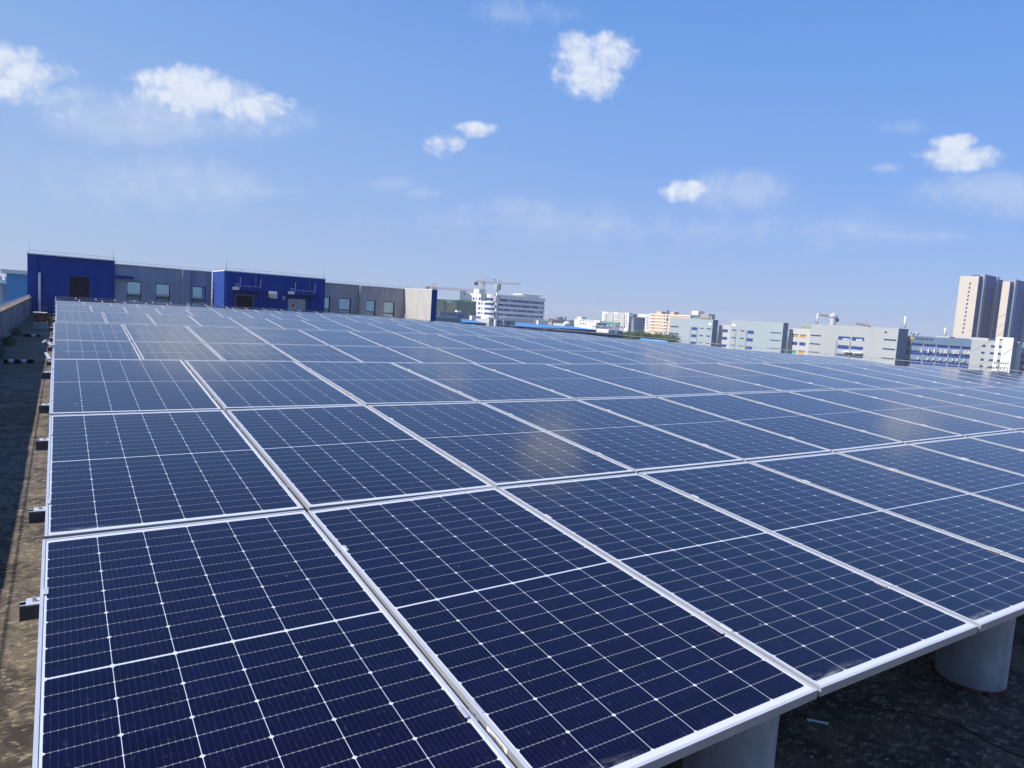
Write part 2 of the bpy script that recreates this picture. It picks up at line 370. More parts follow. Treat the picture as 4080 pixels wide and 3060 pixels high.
# rails under the panels, with the clamps that hold the frames
def clamp_mid():
    b = MB(); b.box(-.033, -.022, -.030, .030, -.001, .003).box(.022, .033, -.03, .03, -.001, .003)
    b.box(-.024, -.021, -.03, .03, -.022, .001).box(.021, .024, -.03, .03, -.022, .001).box(-.021, .021, -.03, .03, -.025, -.022)
    return b.mesh('mid_clamp', MAT['alu'])
def bolt_me():
    b = MB(); b.tube((0, 0, -.022), (0, 0, -.012), .0085, n=6).tube((0, 0, -.012), (0, 0, -.006), .0045, n=8); return b.mesh('bolt', MAT['zinc'])
def clamp_end():
    b = MB(); b.box(-.060, -.004, -.028, .028, -PT - .002, -PT + .003).box(-.006, -.0015, -.028, .028, -PT + .002, .001).box(-.006, .011, -.028, .028, .001, .004)
    return b.mesh('end_clamp', MAT['alu'])
CM, CE, BO = clamp_mid(), clamp_end(), bolt_me()
def rail(t, r, fr, c1):
    pts = []
    for c in range(0, c1 + 1):
        a, b = node(t, r, c), node(t, r + 1, c); pts.append(M @ (a + (b - a) * fr))
    up = Vector((0, -.085, 1)).normalized(); y = Vector((0, 1, .085)).normalized()
    pts[0] = pts[0] + Vector((-.055, 0, 0)); pts[0].z += .001
    mb = MB(); h, wd = .062, .041
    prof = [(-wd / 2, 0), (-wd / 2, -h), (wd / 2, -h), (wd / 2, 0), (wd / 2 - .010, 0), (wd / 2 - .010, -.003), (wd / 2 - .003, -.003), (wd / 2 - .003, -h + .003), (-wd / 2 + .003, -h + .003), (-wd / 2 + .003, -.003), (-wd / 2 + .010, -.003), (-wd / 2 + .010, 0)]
    vs = []; n = len(prof)
    for p in pts:
        for a, b in prof: vs.append(p + y * a + up * (b - PT - .003))
    fs = []
    for k in range(len(pts) - 1):
        for i in range(n): fs.append((k * n + i, k * n + (i + 1) % n, (k + 1) * n + (i + 1) % n, (k + 1) * n + i))
    mb.add(vs, fs)
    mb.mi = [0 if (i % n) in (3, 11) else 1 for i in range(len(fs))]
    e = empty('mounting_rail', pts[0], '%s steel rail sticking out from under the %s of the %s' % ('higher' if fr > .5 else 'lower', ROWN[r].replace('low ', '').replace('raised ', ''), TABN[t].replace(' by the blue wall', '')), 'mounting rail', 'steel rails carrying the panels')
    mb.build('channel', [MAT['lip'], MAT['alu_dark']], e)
    rotm = Matrix((Vector((1, 0, 0)), y, up)).transposed().to_4x4()
    def put(me, P, par):
        o = bpy.data.objects.new(me.name.split('.')[0], me); col.objects.link(o)
        if par: o.parent = par; return o
        o.parent = e; o.matrix_parent_inverse = Matrix.Translation(e.location).inverted(); o.matrix_basis = Matrix.Translation(P) @ rotm; return o
    p0 = M @ (node(t, r, 0) + (node(t, r + 1, 0) - node(t, r, 0)) * fr) + Vector((.025, 0, 0))
    ce = put(CE, p0, None); bo = put(BO, None, ce); bo.location = (-.034, 0, -.012)
    for c in range(1, c1 + 1) if t < 2 else []:
        cm = put(CM, M @ (node(t, r, c) + (node(t, r + 1, c) - node(t, r, c)) * fr), None)
        if t == 0: put(BO, None, cm)
for t in COUNT:
    for r in COUNT[t]:
        for fr in (.2, .765): rail(t, r, fr, COUNT[t][r] if t else COUNT[t][r])

# ------------------------------------------------------------------ roof deck
ROOFZ = -.8
def roofz(X): return ROOFZ + dzg(max(0, X)) - (.015 if X >= 0 else .015)
def deck():
    xs = [-1.9 + i * .5 for i in range(67)]; ys = [-9 + j * 2.3 for j in range(31)]
    vs = []; fs = []
    for y in ys:
        for x in xs: vs.append(M @ Vector((x, y, roofz(x))))
    n = len(xs)
    for j in range(len(ys) - 1):
        for i in range(n - 1): fs.append((j * n + i, j * n + i + 1, (j + 1) * n + i + 1, (j + 1) * n + i))
    b = MB(); b.add(vs, fs); o = b.build('roof_deck', MAT['roof'], smooth=True); tag(o, kind='structure')
deck()
def concrete():
    m, t, p = newmat('cast_concrete'); g = t.n.new('ShaderNodeTexCoord').outputs['Object']
    k = t.mix(t.step(t.noise(t.scale(g, 1, 1, .5), 4, 8, .65), .35, .65), (.27, .28, .285, 1), (.42, .43, .43, 1))
    vo = t.n.new('ShaderNodeTexVoronoi'); vo.inputs['Scale'].default_value = 55; t.l.new(g, vo.inputs['Vector'])
    pit = t.m('MULTIPLY', t.m('LESS_THAN', vo.outputs['Distance'], .20), t.step(t.noise(g, 9, 3), .48, .6)); k = t.mix(t.m('MULTIPLY', pit, .65), k, (.10, .105, .11, 1))
    sx = t.n.new('ShaderNodeSeparateXYZ'); t.l.new(g, sx.inputs[0]); foot = t.m('SUBTRACT', 1.0, t.step(t.m('ADD', sx.outputs[2], t.m('MULTIPLY', t.noise(g, 8, 4), .08)), .03, .14)); k = t.mix(t.m('MULTIPLY', foot, .35), k, (.12, .11, .10, 1))
    t.l.new(k, p.inputs['Base Color']); p.inputs['Roughness'].default_value = .9
    bn = t.n.new('ShaderNodeBump'); bn.inputs['Strength'].default_value = .6; bn.inputs['Distance'].default_value = .01; t.l.new(t.noise(g, 40, 6, .7), bn.inputs['Height']); t.l.new(bn.outputs[0], p.inputs['Normal'])
    return m
MAT['conc'] = concrete()
MAT['red'] = plain('red_waterproof_paint', (.12, .032, .026), .85, 0, .5, 22)
def pier(x, y, vis=True, lab=None):
    base = M @ Vector((x, y, roofz(x))); top = (M @ Vector((x, y, y * .0855 - .11 + 0))).z + (0 if x < 12 else dzg(x))
    e = empty('concrete_pier', base, lab or 'round concrete pier under the panels at the low front edge', 'pier', 'round concrete piers under the panels')
    b = MB(); r = .19; n = 40; prof = [(r, 0), (r, .02), (r - .002, .3), (r, top - base.z - .012), (r - .012, top - base.z)]
    vs = [base + Vector((q * math.cos(2 * math.pi * i / n), q * math.sin(2 * math.pi * i / n), z)) for q, z in prof for i in range(n)]
    fs = [(k * n + i, k * n + (i + 1) % n, (k + 1) * n + (i + 1) % n, (k + 1) * n + i) for k in range(len(prof) - 1) for i in range(n)] + [tuple((len(prof) - 1) * n + i for i in range(n))]
    b.add(vs, fs); o = b.build('shaft', MAT['conc'], e, smooth=True, loc=base); smooth_by(o)
    b = MB(); rr = random.Random(int(x * 10)); vi = []
    for i in range(n): vi.append(base + Vector((.19 * math.cos(2 * math.pi * i / n), .19 * math.sin(2 * math.pi * i / n), .020)))
    for i in range(n):
        q = .192 + .05 * rr.random() ** 1.6; vi.append(base + Vector((q * math.cos(2 * math.pi * i / n), q * math.sin(2 * math.pi * i / n), .005)))
    b.add(vi, [(i, n + i, n + (i + 1) % n, (i + 1) % n) for i in range(n)]); b.build('sealing_collar', MAT['red'], e)
pier(2.53, .51, lab='grey concrete pier under the front edge at the bottom of the view')
pier(4.82, .55, lab='grey concrete pier with a red paint ring at its foot')
for x in (7.31, 9.79, 12.27):
    pier(x, .56, lab='concrete pier in the dark farther along the front edge, %s metres along' % {7.31: 'seven', 9.79: 'ten', 12.27: 'twelve'}[x])


# small things lying on the deck
seam = MB()
def deckp(x, y, dz=.0): return M @ Vector((x, y, roofz(x) + dz))
pts = [deckp(3.60 + .09 * math.sin(i * .9) + i * .055, 1.35 - i * .11, .004) for i in range(16)]
for a, b in zip(pts, pts[1:]):
    n = (b - a).cross(Vector((0, 0, 1))).normalized() * .006; seam.quad(a - n, a + n, b + n, b - n)
tag(seam.build('roof_seam', plain('bitumen_seam', (.006, .006, .006), .7)), kind='structure')
b = MB(); b.bar(deckp(3.46, .735, .010), deckp(3.52, .665, .010), .008, .008)
b.tube(deckp(3.46, .735, .004), deckp(3.46, .735, .014), .008, n=10).tube(deckp(3.52, .665, .004), deckp(3.52, .665, .014), .008, n=10)
tag(b.build('plastic_cable_tie', MAT['white'], loc=deckp(3.49, .7)), 'small white plastic strip dropped on the dark roof beside the piers', 'cable tie')
MAT['black'] = plain('black_rubber', (.012, .012, .013), .6, 0, .2, 8)
def banded_pipe(x0, x1, y, bands, lab):
    e = empty('black_pipe', deckp((x0 + x1) / 2, y), lab, 'pipe', 'black pipes with white sleeves lying on the roof')
    MB().tube(deckp(x0, y, .055), deckp(x1, y, .055), .05, n=14).build('pipe_run', MAT['black'], e, True)
    for a, c in bands: MB().tube(deckp(a, y, .055), deckp(c, y, .055), .056, n=14).build('sleeve', MAT['white'], e, True)
banded_pipe(-1.16, -.51, 21.2, ((-1.07, -.94), (-.79, -.66)), 'black pipe with two white sleeves lying across the shaded roof strip')
banded_pipe(-1.15, -.57, 32.4, ((-.87, -.71),), 'black pipe with one white sleeve near the rusty cabinet')
# rusty cabinet on its concrete block
MAT['rust'] = plain('rusty_sheet', (.16, .065, .035), .75, .2, .4, 7)
b = MB(); b.box(-.93, -.36, 38.0, 38.9, -.83, -.47)
tag(b.build('concrete_block', MAT['conc'], loc=(-.65, 38.4, -.83)), 'low grey concrete block under the rusty cabinet beside the parapet', 'concrete block')
e = empty('rusty_cabinet', (-.65, 38.4, -.47), 'rusty brown metal cabinet standing on a concrete block by the parapet', 'cabinet')
MB().box(-.92, -.42, 38.1, 38.6, -.469, -.06).build('body', MAT['rust'], e)
MB().box(-.95, -.40, 38.06, 38.64, -.058, -.025).build('lid', MAT['white'], e)
b = MB(); b.bar((-.38, 38.2, -.05), (-.30, 38.0, -.62), .06, .05); b.build('stay', MAT['rust'], e)
for k, (u0, v0, u1, v1, lab) in enumerate([(174.6, 1364, 190, 1355.6, 'short loose aluminium strut pointing away from the parapet side of the second table'), (191, 1361, 207, 1377, 'loose aluminium strut leaning down to the second table'),
                                   (183, 1405.7, 198.7, 1432.7, 'long loose aluminium strut leaning on the back edge of the first table')]):
    P0, P1 = at_x(u0, v0, -.16), at_x(u1, v1, -.07)
    b = MB(); b.bar(P0, P1, .05, .025)
    tag(b.build('metal_strut', MAT['alu'], loc=P1), lab, 'metal strut', 'loose aluminium struts')

def leaf_mat(name, a, c):
    m, t, p = newmat(name); oi = t.n.new('ShaderNodeTexCoord').outputs['Object']
    n = t.noise(oi, 1.3, 4, .7); t.l.new(t.mix(t.step(n, .35, .65), (*a, 1), (*c, 1)), p.inputs['Base Color'])
    p.inputs['Roughness'].default_value = .65; p.inputs['Subsurface Weight'].default_value = 0
    return m
MAT['leaf'] = leaf_mat('tree_foliage', (.020, .055, .012), (.075, .13, .03))
MAT['weed'] = leaf_mat('weed_foliage', (.03, .05, .012), (.09, .12, .03))
MAT['bark'] = plain('bark', (.09, .065, .045), .9, 0, .3, 4)
def leaves(b, c, rx, ry, rz, n, size, rng):
    for _ in range(n):
        while True:
            p = Vector((rng.uniform(-1, 1), rng.uniform(-1, 1), rng.uniform(-1, 1)))
            if p.length < 1 and rng.random() < .25 + p.length: break
        p = Vector((c[0] + p.x * rx, c[1] + p.y * ry, c[2] + p.z * rz))
        a = Vector((rng.uniform(-1, 1), rng.uniform(-1, 1), rng.uniform(-1, 1))).normalized(); d = a.orthogonal().normalized(); q = size * rng.uniform(.5, 1.3)
        b.quad(p, p + a * q + d * q * .35, p + a * q * 1.9, p + a * q - d * q * .35)
rg = random.Random(3)
for k, (x, y, n, h) in enumerate([(-1.38, 6.3, 60, .16), (-1.4, 15.6, 140, .24), (-1.32, 17.4, 60, .14), (-1.42, 22.5, 160, .28), (-1.38, 27.5, 160, .3), (-1.4, 33, 120, .26), (-.35, 45.5, 120, .28)]):
    b = MB(); base = deckp(x, y)
    leaves(b, base + Vector((0, 0, h * .5)), .10 + h * .3, .3 + h * .8, h * .55, int(n * 1.3), .055, rg)
    for _ in range(9):
        q = base + Vector((rg.uniform(-.08, .08), rg.uniform(-.3, .3), -.01)); b.bar(q, q + Vector((rg.uniform(-.05, .05), rg.uniform(-.1, .1), h)), .006, .006)
    tag(b.build('weed_clump', MAT['weed'], loc=base), ['tiny weed clump at the foot of the parapet in the nearest shade', 'weeds at the parapet foot level with the two-sleeved pipe', 'sprig of weeds just beyond the two-sleeved pipe',
        'dark weeds against the parapet past the two-sleeved pipe', 'tall weeds against the parapet before the one-sleeved pipe', 'weeds in the corner between parapet and rusty cabinet', 'pale dry weed behind the rusty cabinet'][k], 'weeds', 'weeds growing on the roof')

# ------------------------------------------------------------------ parapets
def stained(name, c, c2, rough=.9, stripe=0, tile=0):
    m, t, p = newmat(name); g = t.n.new('ShaderNodeTexCoord').outputs['Object']
    a = t.noise(t.scale(g, 1, 1, .25), 2.2, 8, .7); b_ = t.noise(g, 9, 6, .6)
    k = t.mix(t.step(a, .35, .66), (*c2, 1), (*c, 1)); k = t.mix(t.m('MULTIPLY', t.step(b_, .5, .75), .35), k, (*[min(1, q * 1.5) for q in c], 1))
    if stripe:
        sx = t.n.new('ShaderNodeSeparateXYZ'); t.l.new(g, sx.inputs[0]); h = t.m('ADD', sx.outputs[0], sx.outputs[1])
        hh = t.m('DIVIDE', h, stripe); fr = t.m('FRACT', hh); wn = t.n.new('ShaderNodeTexWhiteNoise'); wn.noise_dimensions = '1D'; t.l.new(t.m('FLOOR', hh), wn.inputs['W'])
        k = t.mix(t.m('MULTIPLY', wn.outputs[0], .16), k, (*[q * .55 for q in c2], 1)); k = t.mix(t.m('MULTIPLY', t.m('LESS_THAN', fr, .10), .35), k, (*[q * .35 for q in c2], 1))
    if tile:
        for ax in (0, 1, 2):
            sx = t.n.new('ShaderNodeSeparateXYZ'); t.l.new(g, sx.inputs[0]); fr = t.m('FRACT', t.m('DIVIDE', t.m('ADD', sx.outputs[ax], .013), tile)); k = t.mix(t.m('MULTIPLY', t.m('LESS_THAN', fr, .16), .16), k, (.22, .21, .20, 1))
    t.l.new(k, p.inputs['Base Color']); p.inputs['Roughness'].default_value = rough; p.inputs['Specular IOR Level'].default_value = .25
    return m
MAT['parapet'] = stained('weathered_parapet', (.30, .32, .35), (.11, .12, .14))
MAT['coping'] = stained('weathered_coping', (.36, .29, .21), (.13, .10, .075))
MAT['navy'] = stained('navy_wall_paint', (.020, .065, .30), (.016, .052, .25))
MAT['greyboard'] = stained('grey_board_wall', (.34, .39, .48), (.28, .32, .40), stripe=.17)
MAT['brownboard'] = stained('warm_grey_board_wall', (.50, .48, .48), (.41, .39, .39), stripe=.17)
MAT['palewall'] = stained('pale_tiled_wall', (.58, .56, .53), (.48, .46, .44), tile=.16)
MAT['cream'] = plain('cream_trim_and_lit_side', (.62, .56, .46), .8, 0, .1, 3)
MAT['darkframe'] = plain('dark_window_frame', (.015, .017, .03), .5, 0, .1, 3)
MAT['tint'] = glass_dark('tinted_glass', (.32, .47, .53), .04); MAT['tint'].node_tree.nodes['Principled BSDF'].inputs['Metallic'].default_value = .65
MAT['room'] = plain('dark_room', (.018, .020, .024), .8, 0, .3, 1)
MAT['wire'] = plain('galvanised_wire', (.42, .43, .46), .5, .4, .1, 4)

e = empty('parapet_wall', (-1.7, 28, -.83), 'stained concrete parapet wall along the sunny side of the roof', 'parapet wall')
MB().box(-1.80, -1.60, -6, 59.7, -.95, .245).build('wall_face', MAT['parapet'], e)
b = MB(); rr = random.Random(5); y = -6.0
while y < 59.6:
    y2 = min(59.7, y + rr.uniform(.7, 1.4)); b.box(-1.845, -1.55 + rr.uniform(-.006, .006), y, y2 - .006, .246, .31 + rr.uniform(-.006, .006)); y = y2
b.build('coping', MAT['coping'], e)
def lightning_rail(name, pts, h, step, lab, rod_at=(), rod=.9, rw=.012):
    """thin earthed rod on short stands"""
    e = empty(name, pts[0], lab, 'lightning conductor', 'lightning conductors along the roof edges')
    b = MB()
    for a, c in zip(pts, pts[1:]): b.tube(Vector(a) + Vector((0, 0, h)), Vector(c) + Vector((0, 0, h)), rw, n=6)
    b.build('wire', MAT['wire'], e)
    b = MB()
    for a, c in zip(pts, pts[1:]):
        a, c = Vector(a), Vector(c); n = max(1, round((c - a).length / step))
        for i in range(n + 1):
            q = a + (c - a) * (i / n); b.tube(q, q + Vector((0, 0, h)), .010, n=5)
    b.build('stands', MAT['wire'], e)
    for q in rod_at:
        q = Vector(q); MB().tube(q, q + Vector((0, 0, rod)), .016, .008, n=6).build('rod', MAT['wire'], e)
lightning_rail('lightning_rail', [(-1.70, 2, .31), (-1.70, 59.6, .31)], .17, .75, 'thin wire on short stands along the concrete parapet top', rw=.005)
e = empty('outer_parapet', (30.6, 28, -1.2), 'low parapet with a brown dirty coping on the far edge of the roof', 'parapet wall')
MB().box(30.5, 30.7, -6, 54, -1.6, .10).build('wall_face', MAT['parapet'], e)
b = MB(); y = -6.0
while y < 54:
    y2 = min(54, y + rr.uniform(.7, 1.4)); b.box(30.45, 30.75, y, y2 - .006, .101, .16 + rr.uniform(-.008, .008)); y = y2
b.build('coping', MAT['coping'], e)
b = MB(); rr = random.Random(8)
for i in range(60):
    q = Vector((30.58 + rr.uniform(-.1, .1), rr.uniform(11, 20), .17)); s_ = rr.uniform(.03, .09); b.box(q.x - s_, q.x + s_, q.y - s_ * 2, q.y + s_ * 2, q.z - .01, q.z + s_ * .9)
tag(b.build('rubble', MAT['coping'], loc=(30.58, 15, .16)), 'brown rubble heaped on the coping of the far parapet', 'rubble', kind='stuff')
lightning_rail('lightning_rail', [(30.6, -4, .16), (30.6, 12, .16), (30.6, 30, .16), (30.6, 53.8, .16)], .29, 2.3, 'pale wire rail on posts along the far parapet above the panels')

# ------------------------------------------------------------------ facades with real openings
class Face:
    """a vertical wall facing -Y (plane y=pos) or -X (plane x=pos)"""
    def __init__(s, ax, pos): s.ax = ax; s.pos = pos
    def px(s, u, v):
        P = at_y(u, v, s.pos) if s.ax == 'y' else at_x(u, v, s.pos); return (P.x, P.z) if s.ax == 'y' else (-P.y, P.z)
    def rect(s, r): a = s.px(r[0], r[1]); b = s.px(r[2], r[3]); return (a[0], b[0], b[1], a[1])
    def pt(s, h, z, d=0): return (h, s.pos + d, z) if s.ax == 'y' else (s.pos + d, -h, z)       # d = depth behind the face
    def slab(s, b, h0, h1, z0, z1, d0, d1):
        p, q = s.pt(h0, z0, d0), s.pt(h1, z1, d1); return b.box(p[0], q[0], p[1], q[1], z0, z1)
    def wall(s, b, h0, h1, z0, z1, holes=(), rev=.2):
        hs = sorted({h0, h1, *[min(max(q, h0), h1) for r in holes for q in r[:2]]}); zs = sorted({z0, z1, *[min(max(q, z0), z1) for r in holes for q in r[2:]]})
        for a, c in zip(hs, hs[1:]):
            for e_, f in zip(zs, zs[1:]):
                m, n = (a + c) / 2, (e_ + f) / 2
                if any(r[0] < m < r[1] and r[2] < n < r[3] for r in holes): continue
                b.quad(s.pt(a, e_), s.pt(c, e_), s.pt(c, f), s.pt(a, f))
        for a, c, e_, f in holes:
            b.quad(s.pt(a, e_), s.pt(a, f), s.pt(a, f, rev), s.pt(a, e_, rev)); b.quad(s.pt(c, f), s.pt(c, e_), s.pt(c, e_, rev), s.pt(c, f, rev))
            b.quad(s.pt(a, f), s.pt(c, f), s.pt(c, f, rev), s.pt(a, f, rev)); b.quad(s.pt(c, e_), s.pt(a, e_), s.pt(a, e_, rev), s.pt(c, e_, rev))
    def window(s, par, r, depth, fw, nv=1, nh=1, mats=None, split=None, name='window', hbars=None):
        """frame mesh with a glass pane as its child"""
        fm, gm = mats or (MAT['darkframe'], MAT['tint']); a, c, e_, f = r; b = MB(); o = .002
        for q in ((a, a + fw, e_, f), (c - fw, c, e_, f), (a + fw, c - fw, e_, e_ + fw), (a + fw, c - fw, f - fw, f)): s.slab(b, *q, depth - .05, depth - o)
        for i in range(1, nv): q = a + (c - a) * i / nv; s.slab(b, q - fw / 2, q + fw / 2, e_ + fw, f - fw, depth - .04, depth - o)
        for i in range(1, nh): q = e_ + (f - e_) * i / nh; s.slab(b, a + fw, c - fw, q - fw / 2, q + fw / 2, depth - .045, depth - o)
        for q in (hbars or ()): s.slab(b, a + fw, c - fw, q - fw * .8, q + fw * .8, depth - .045, depth - o)
        w_ = b.build(name, fm, par, loc=s.pt((a + c) / 2, e_, depth))
        g = MB(); g.quad(s.pt(a, e_, depth), s.pt(c, e_, depth), s.pt(c, f, depth), s.pt(a, f, depth)); g.build('pane', gm, w_)
        return w_
def zm(ox, oy, k): return lambda *r: tuple((ox if i % 2 == 0 else oy) + q / k for i, q in enumerate(r))
def shell(b, x0, x1, y0, y1, z0, z1, back=True):
    """the faces nobody put openings in: far sides and roof"""
    b.quad((x0, y0, z1), (x1, y0, z1), (x1, y1, z1), (x0, y1, z1)); b.quad((x1, y0, z0), (x1, y1, z0), (x1, y1, z1), (x1, y0, z1)); b.quad((x0, y1, z0), (x1, y1, z0), (x1, y1, z1), (x0, y1, z1))

Z1 = zm(0, 980, 4.88); Z2 = zm(400, 1020, 4.424); Z3 = zm(820, 1020, 4.254); Z4 = zm(1280, 1100, 4.254)
RZ = -1.6                                           # bottoms sink below the deck
# navy stair house at the parapet end
F = Face('y', 60.0)
e = empty('blue_stair_house', (1, 60, -.83), 'tall navy blue roof house with one dark window at the parapet end', 'building', 'roof buildings behind the panels')
xl, xr, zt = -1.84, 3.58, 3.33
win = F.rect(Z1(1357, 592, 1735, 1010))
b = MB(); F.wall(b, F.px(150, 1050)[0], xr, RZ, zt, [win], .25); F.slab(b, xl, F.px(150, 1050)[0] + .001, RZ, zt - .001, -.14, .1)
b.quad((xl, 60, RZ), (xl, 64, RZ), (xl, 64, zt), (xl, 60, zt)); shell(b, xl, xr, 60.02, 64, RZ, zt); b.build('wall', MAT['navy'], e)
F.window(e, win, .2, .05, 2, 3, (MAT['darkframe'], MAT['room']))
b = MB(); b.box(xl - .05, xr + .03, 59.83, 60.2, zt, zt + .07).box(xl - .05, xl + .2, 60.2, 64, zt, zt + .07); b.build('coping', MAT['white'], e)
b = MB(); p0 = F.px(157.5, 1090); p1 = F.px(158.5, 1244); b.tube((p0[0], 59.84, p1[1]), (p0[0], 59.84, p0[1]), .085, n=14)
b.tube((p0[0], 59.84, 0.2), (p0[0], 59.84, .26), .095, n=14); b.tube((p0[0], 59.84, p0[1]), (p0[0], 60.1, p0[1] + .03), .08, n=12)
o = b.build('downpipe', MAT['white'], e); smooth_by(o)
g = F.rect(Z1(785, 1155, 920, 1255)); b = MB(); F.slab(b, g[0], g[1], g[2], g[3], -.05, -.002)
for i in range(9): q = g[2] + (g[3] - g[2]) * (i + .5) / 9; F.slab(b, g[0] + .04, g[1] - .04, q - .012, q + .012, -.065, -.051)
b.build('vent_grille', plain('grille_paint', (.16, .19, .26), .6), e)
lightning_rail('lightning_rail', [(xl + .1, 60.05, zt + .07), (xr - .05, 60.05, zt + .07)], .20, 1.05, 'wire on stands along the top of the tall navy roof house', [(xl + .1, 60.05, zt), (xr - .1, 60.05, zt)], .95)

# grey boarded wall between the two blue houses
F = Face('y', 60.12)
e = empty('grey_roof_house', (7, 60, -.83), 'dark grey boarded roof house with three windows between the blue houses', 'building', 'roof buildings behind the panels')
xl, xr, zt = 3.58, 10.40, 3.10
W = [F.rect(Z2(465, 442, 718, 860)), F.rect(Z2(976, 482, 1222, 870)), F.rect(Z2(1620, 530, 1857, 900))]
b = MB(); F.wall(b, xl, xr, RZ, zt, W, .22); shell(b, xl, xr, 60.14, 64, RZ, zt - .01); b.build('wall', MAT['greyboard'], e)
for r, (hu, hv) in zip(W, ((590, 700), (1100, 735), (1740, 775))): F.window(e, r, .16, .05, 1, 1, None, hbars=[F.px(*Z2(hu, hv))[1]])
def pilaster(F, e, u0, u1, u2, zt, front, side, proud=.30):
    a, c, d = F.px(u0, 1150)[0], F.px(u1, 1150)[0], F.px(u2, 1150)[0]
    b = MB(); F.slab(b, a + .012, d, RZ, zt - .002, -proud, 0); b.build('pilaster', front, e)
    b = MB(); F.slab(b, a, a + .010, RZ, zt - .004, -proud - .002, .0); b.build('pilaster_lit_side', side, e)  # thin cream face: sunlight painted onto the pilaster's side
pilaster(F, e, 724, 727, 755, zt, MAT['greyboard'], MAT['cream'])
b = MB(); q = F.rect(Z2(262, 368, 580, 420)); F.slab(b, q[0], q[1], q[2] + .05, q[2] + .25, -.5, 0); b.build('canopy', MAT['navy'], e)
b = MB(); b.box(xl + .03, xr - .01, 59.97, 60.25, zt, zt + .06); b.build('coping', MAT['white'], e)
lightning_rail('lightning_rail', [(xl + .1, 60.15, zt + .06), (xr - .05, 60.15, zt + .06)], .17, 1.05, 'wire on stands along the top of the dark grey roof house')

# second blue house, standing forward
F = Face('y', 55.3)
xl, xr, zt = F.px(895, 1080)[0], F.px(1296.7, 1116)[0], 3.13
e = empty('blue_machine_house', (14, 55.3, -.83), 'wide navy roof house with a pale double door, canopies and a vent hood', 'building', 'roof buildings behind the panels')
dr = F.rect(Z3(500, 648, 806, 1000)); dd = F.rect(Z3(1392, 707, 1700, 1060)); dd = (dd[0], dd[1], -.75, dd[3]); dr = (dr[0], dr[1], -.75, dr[3])
b = MB(); F.wall(b, xl, xr, RZ, zt, [dr, dd], .22); b.quad((xl, 55.3, RZ), (xl, 60.1, RZ), (xl, 60.1, zt), (xl, 55.3, zt)); shell(b, xl, xr, 55.32, 60.1, RZ, zt)
for u0, u1 in ((900, 926), (1034, 1066), (1240, 1290)):
    F.slab(b, F.px(u0, 1120)[0], F.px(u1, 1120)[0], RZ, zt - .003, -.10, -.003)
b.build('wall', MAT['navy'], e)
b = MB(); fw = .07
for q in ((dr[0], dr[0] + fw, dr[2], dr[3]), (dr[1] - fw, dr[1], dr[2], dr[3]), (dr[0] + fw, dr[1] - fw, dr[3] - fw, dr[3])): F.slab(b, *q, .05, .2)
fr_ = b.build('open_doorway', plain('door_frame_paint', (.17, .18, .17), .6), e)
b = MB(); b.quad(F.pt(dr[0], dr[2], .215), F.pt(dr[1], dr[2], .215), F.pt(dr[1], dr[3], .215), F.pt(dr[0], dr[3], .215)); b.build('dark_interior', MAT['room'], fr_)
MAT['door'] = plain('pale_door_paint', (.36, .42, .46), .5, 0, .05, 2)
b = MB(); md = (dd[0] + dd[1]) / 2
F.slab(b, dd[0] + .04, md - .008, dd[2], dd[3] - .04, .10, .15); F.slab(b, md + .008, dd[1] - .04, dd[2], dd[3] - .04, .10, .15)
d_ = b.build('double_door', MAT['door'], e)
b = MB()
for h in (dd[0] + .03, dd[1] - .07):
    for z in (.35, 1.35): F.slab(b, h, h + .05, z, z + .18, .07, .099)
b.build('hinges', MAT['alu_dark'], d_)
q = F.rect(Z3(1455, 803, 1508, 868)); b = MB(); F.slab(b, q[0] - .03, q[1] + .03, q[2] - .03, q[3] + .03, .093, .098); b.mat(1); F.slab(b, q[0], q[1], q[2], q[3], .088, .092); b.mat(2)
F.slab(b, q[0] + .05, q[1] - .05, q[3] - .13, q[3] - .07, .085, .087); F.slab(b, q[0] + .07, q[1] - .07, q[2] + .12, q[2] + .2, .085, .087)
b.build('notice', [MAT['white'], plain('orange_notice', (.62, .18, .04), .6), plain('notice_print', (.12, .02, .01), .6)], d_)
def canopy(r, lamp, lab):
    a = F.rect(r); b = MB(); F.slab(b, a[0], a[1], a[3] - .30, a[3] - .13, -.75, 0); c = b.build('canopy', MAT['navy'], e)
    b = MB(); L = F.rect(lamp); F.slab(b, a[0] - .02, a[0] + .42, a[3] - .30, a[3] - .08, -.78, -.755); b.build('junction_box', MAT['white'], c)
    b = MB(); z = a[3] + .02; y0 = 55.3 - .70
    b.tube((a[0] + .2, y0, z), (a[1] - .3, y0, z), .012, n=6); b.tube((a[0] + .1, y0, z + .12), (a[0] + .5, y0, z + .12), .014, n=6)
    for h in (a[0] + .2, a[0] + .5, (a[0] + a[1]) / 2, a[1] - .3): b.tube((h, y0, z - .14), (h, y0, z + .13), .010, n=5)
    b.tube((a[0] + .5, y0, z), (a[0] + .5, y0, z + .65), .014, n=6); b.tube((a[1] - .3, y0, z - .02), (a[1] - .25, y0, z + .6), .014, n=6); b.tube((a[1] - .5, 55.25, z), (a[1] - .5, 55.25, zt - .02), .016, n=6)
    b.build('conduit', MAT['wire'], c)
canopy(Z3(432, 500, 955, 575), Z3(432, 505, 484, 540), 1); canopy(Z3(1366, 578, 1862, 650), Z3(1366, 580, 1430, 615), 2)
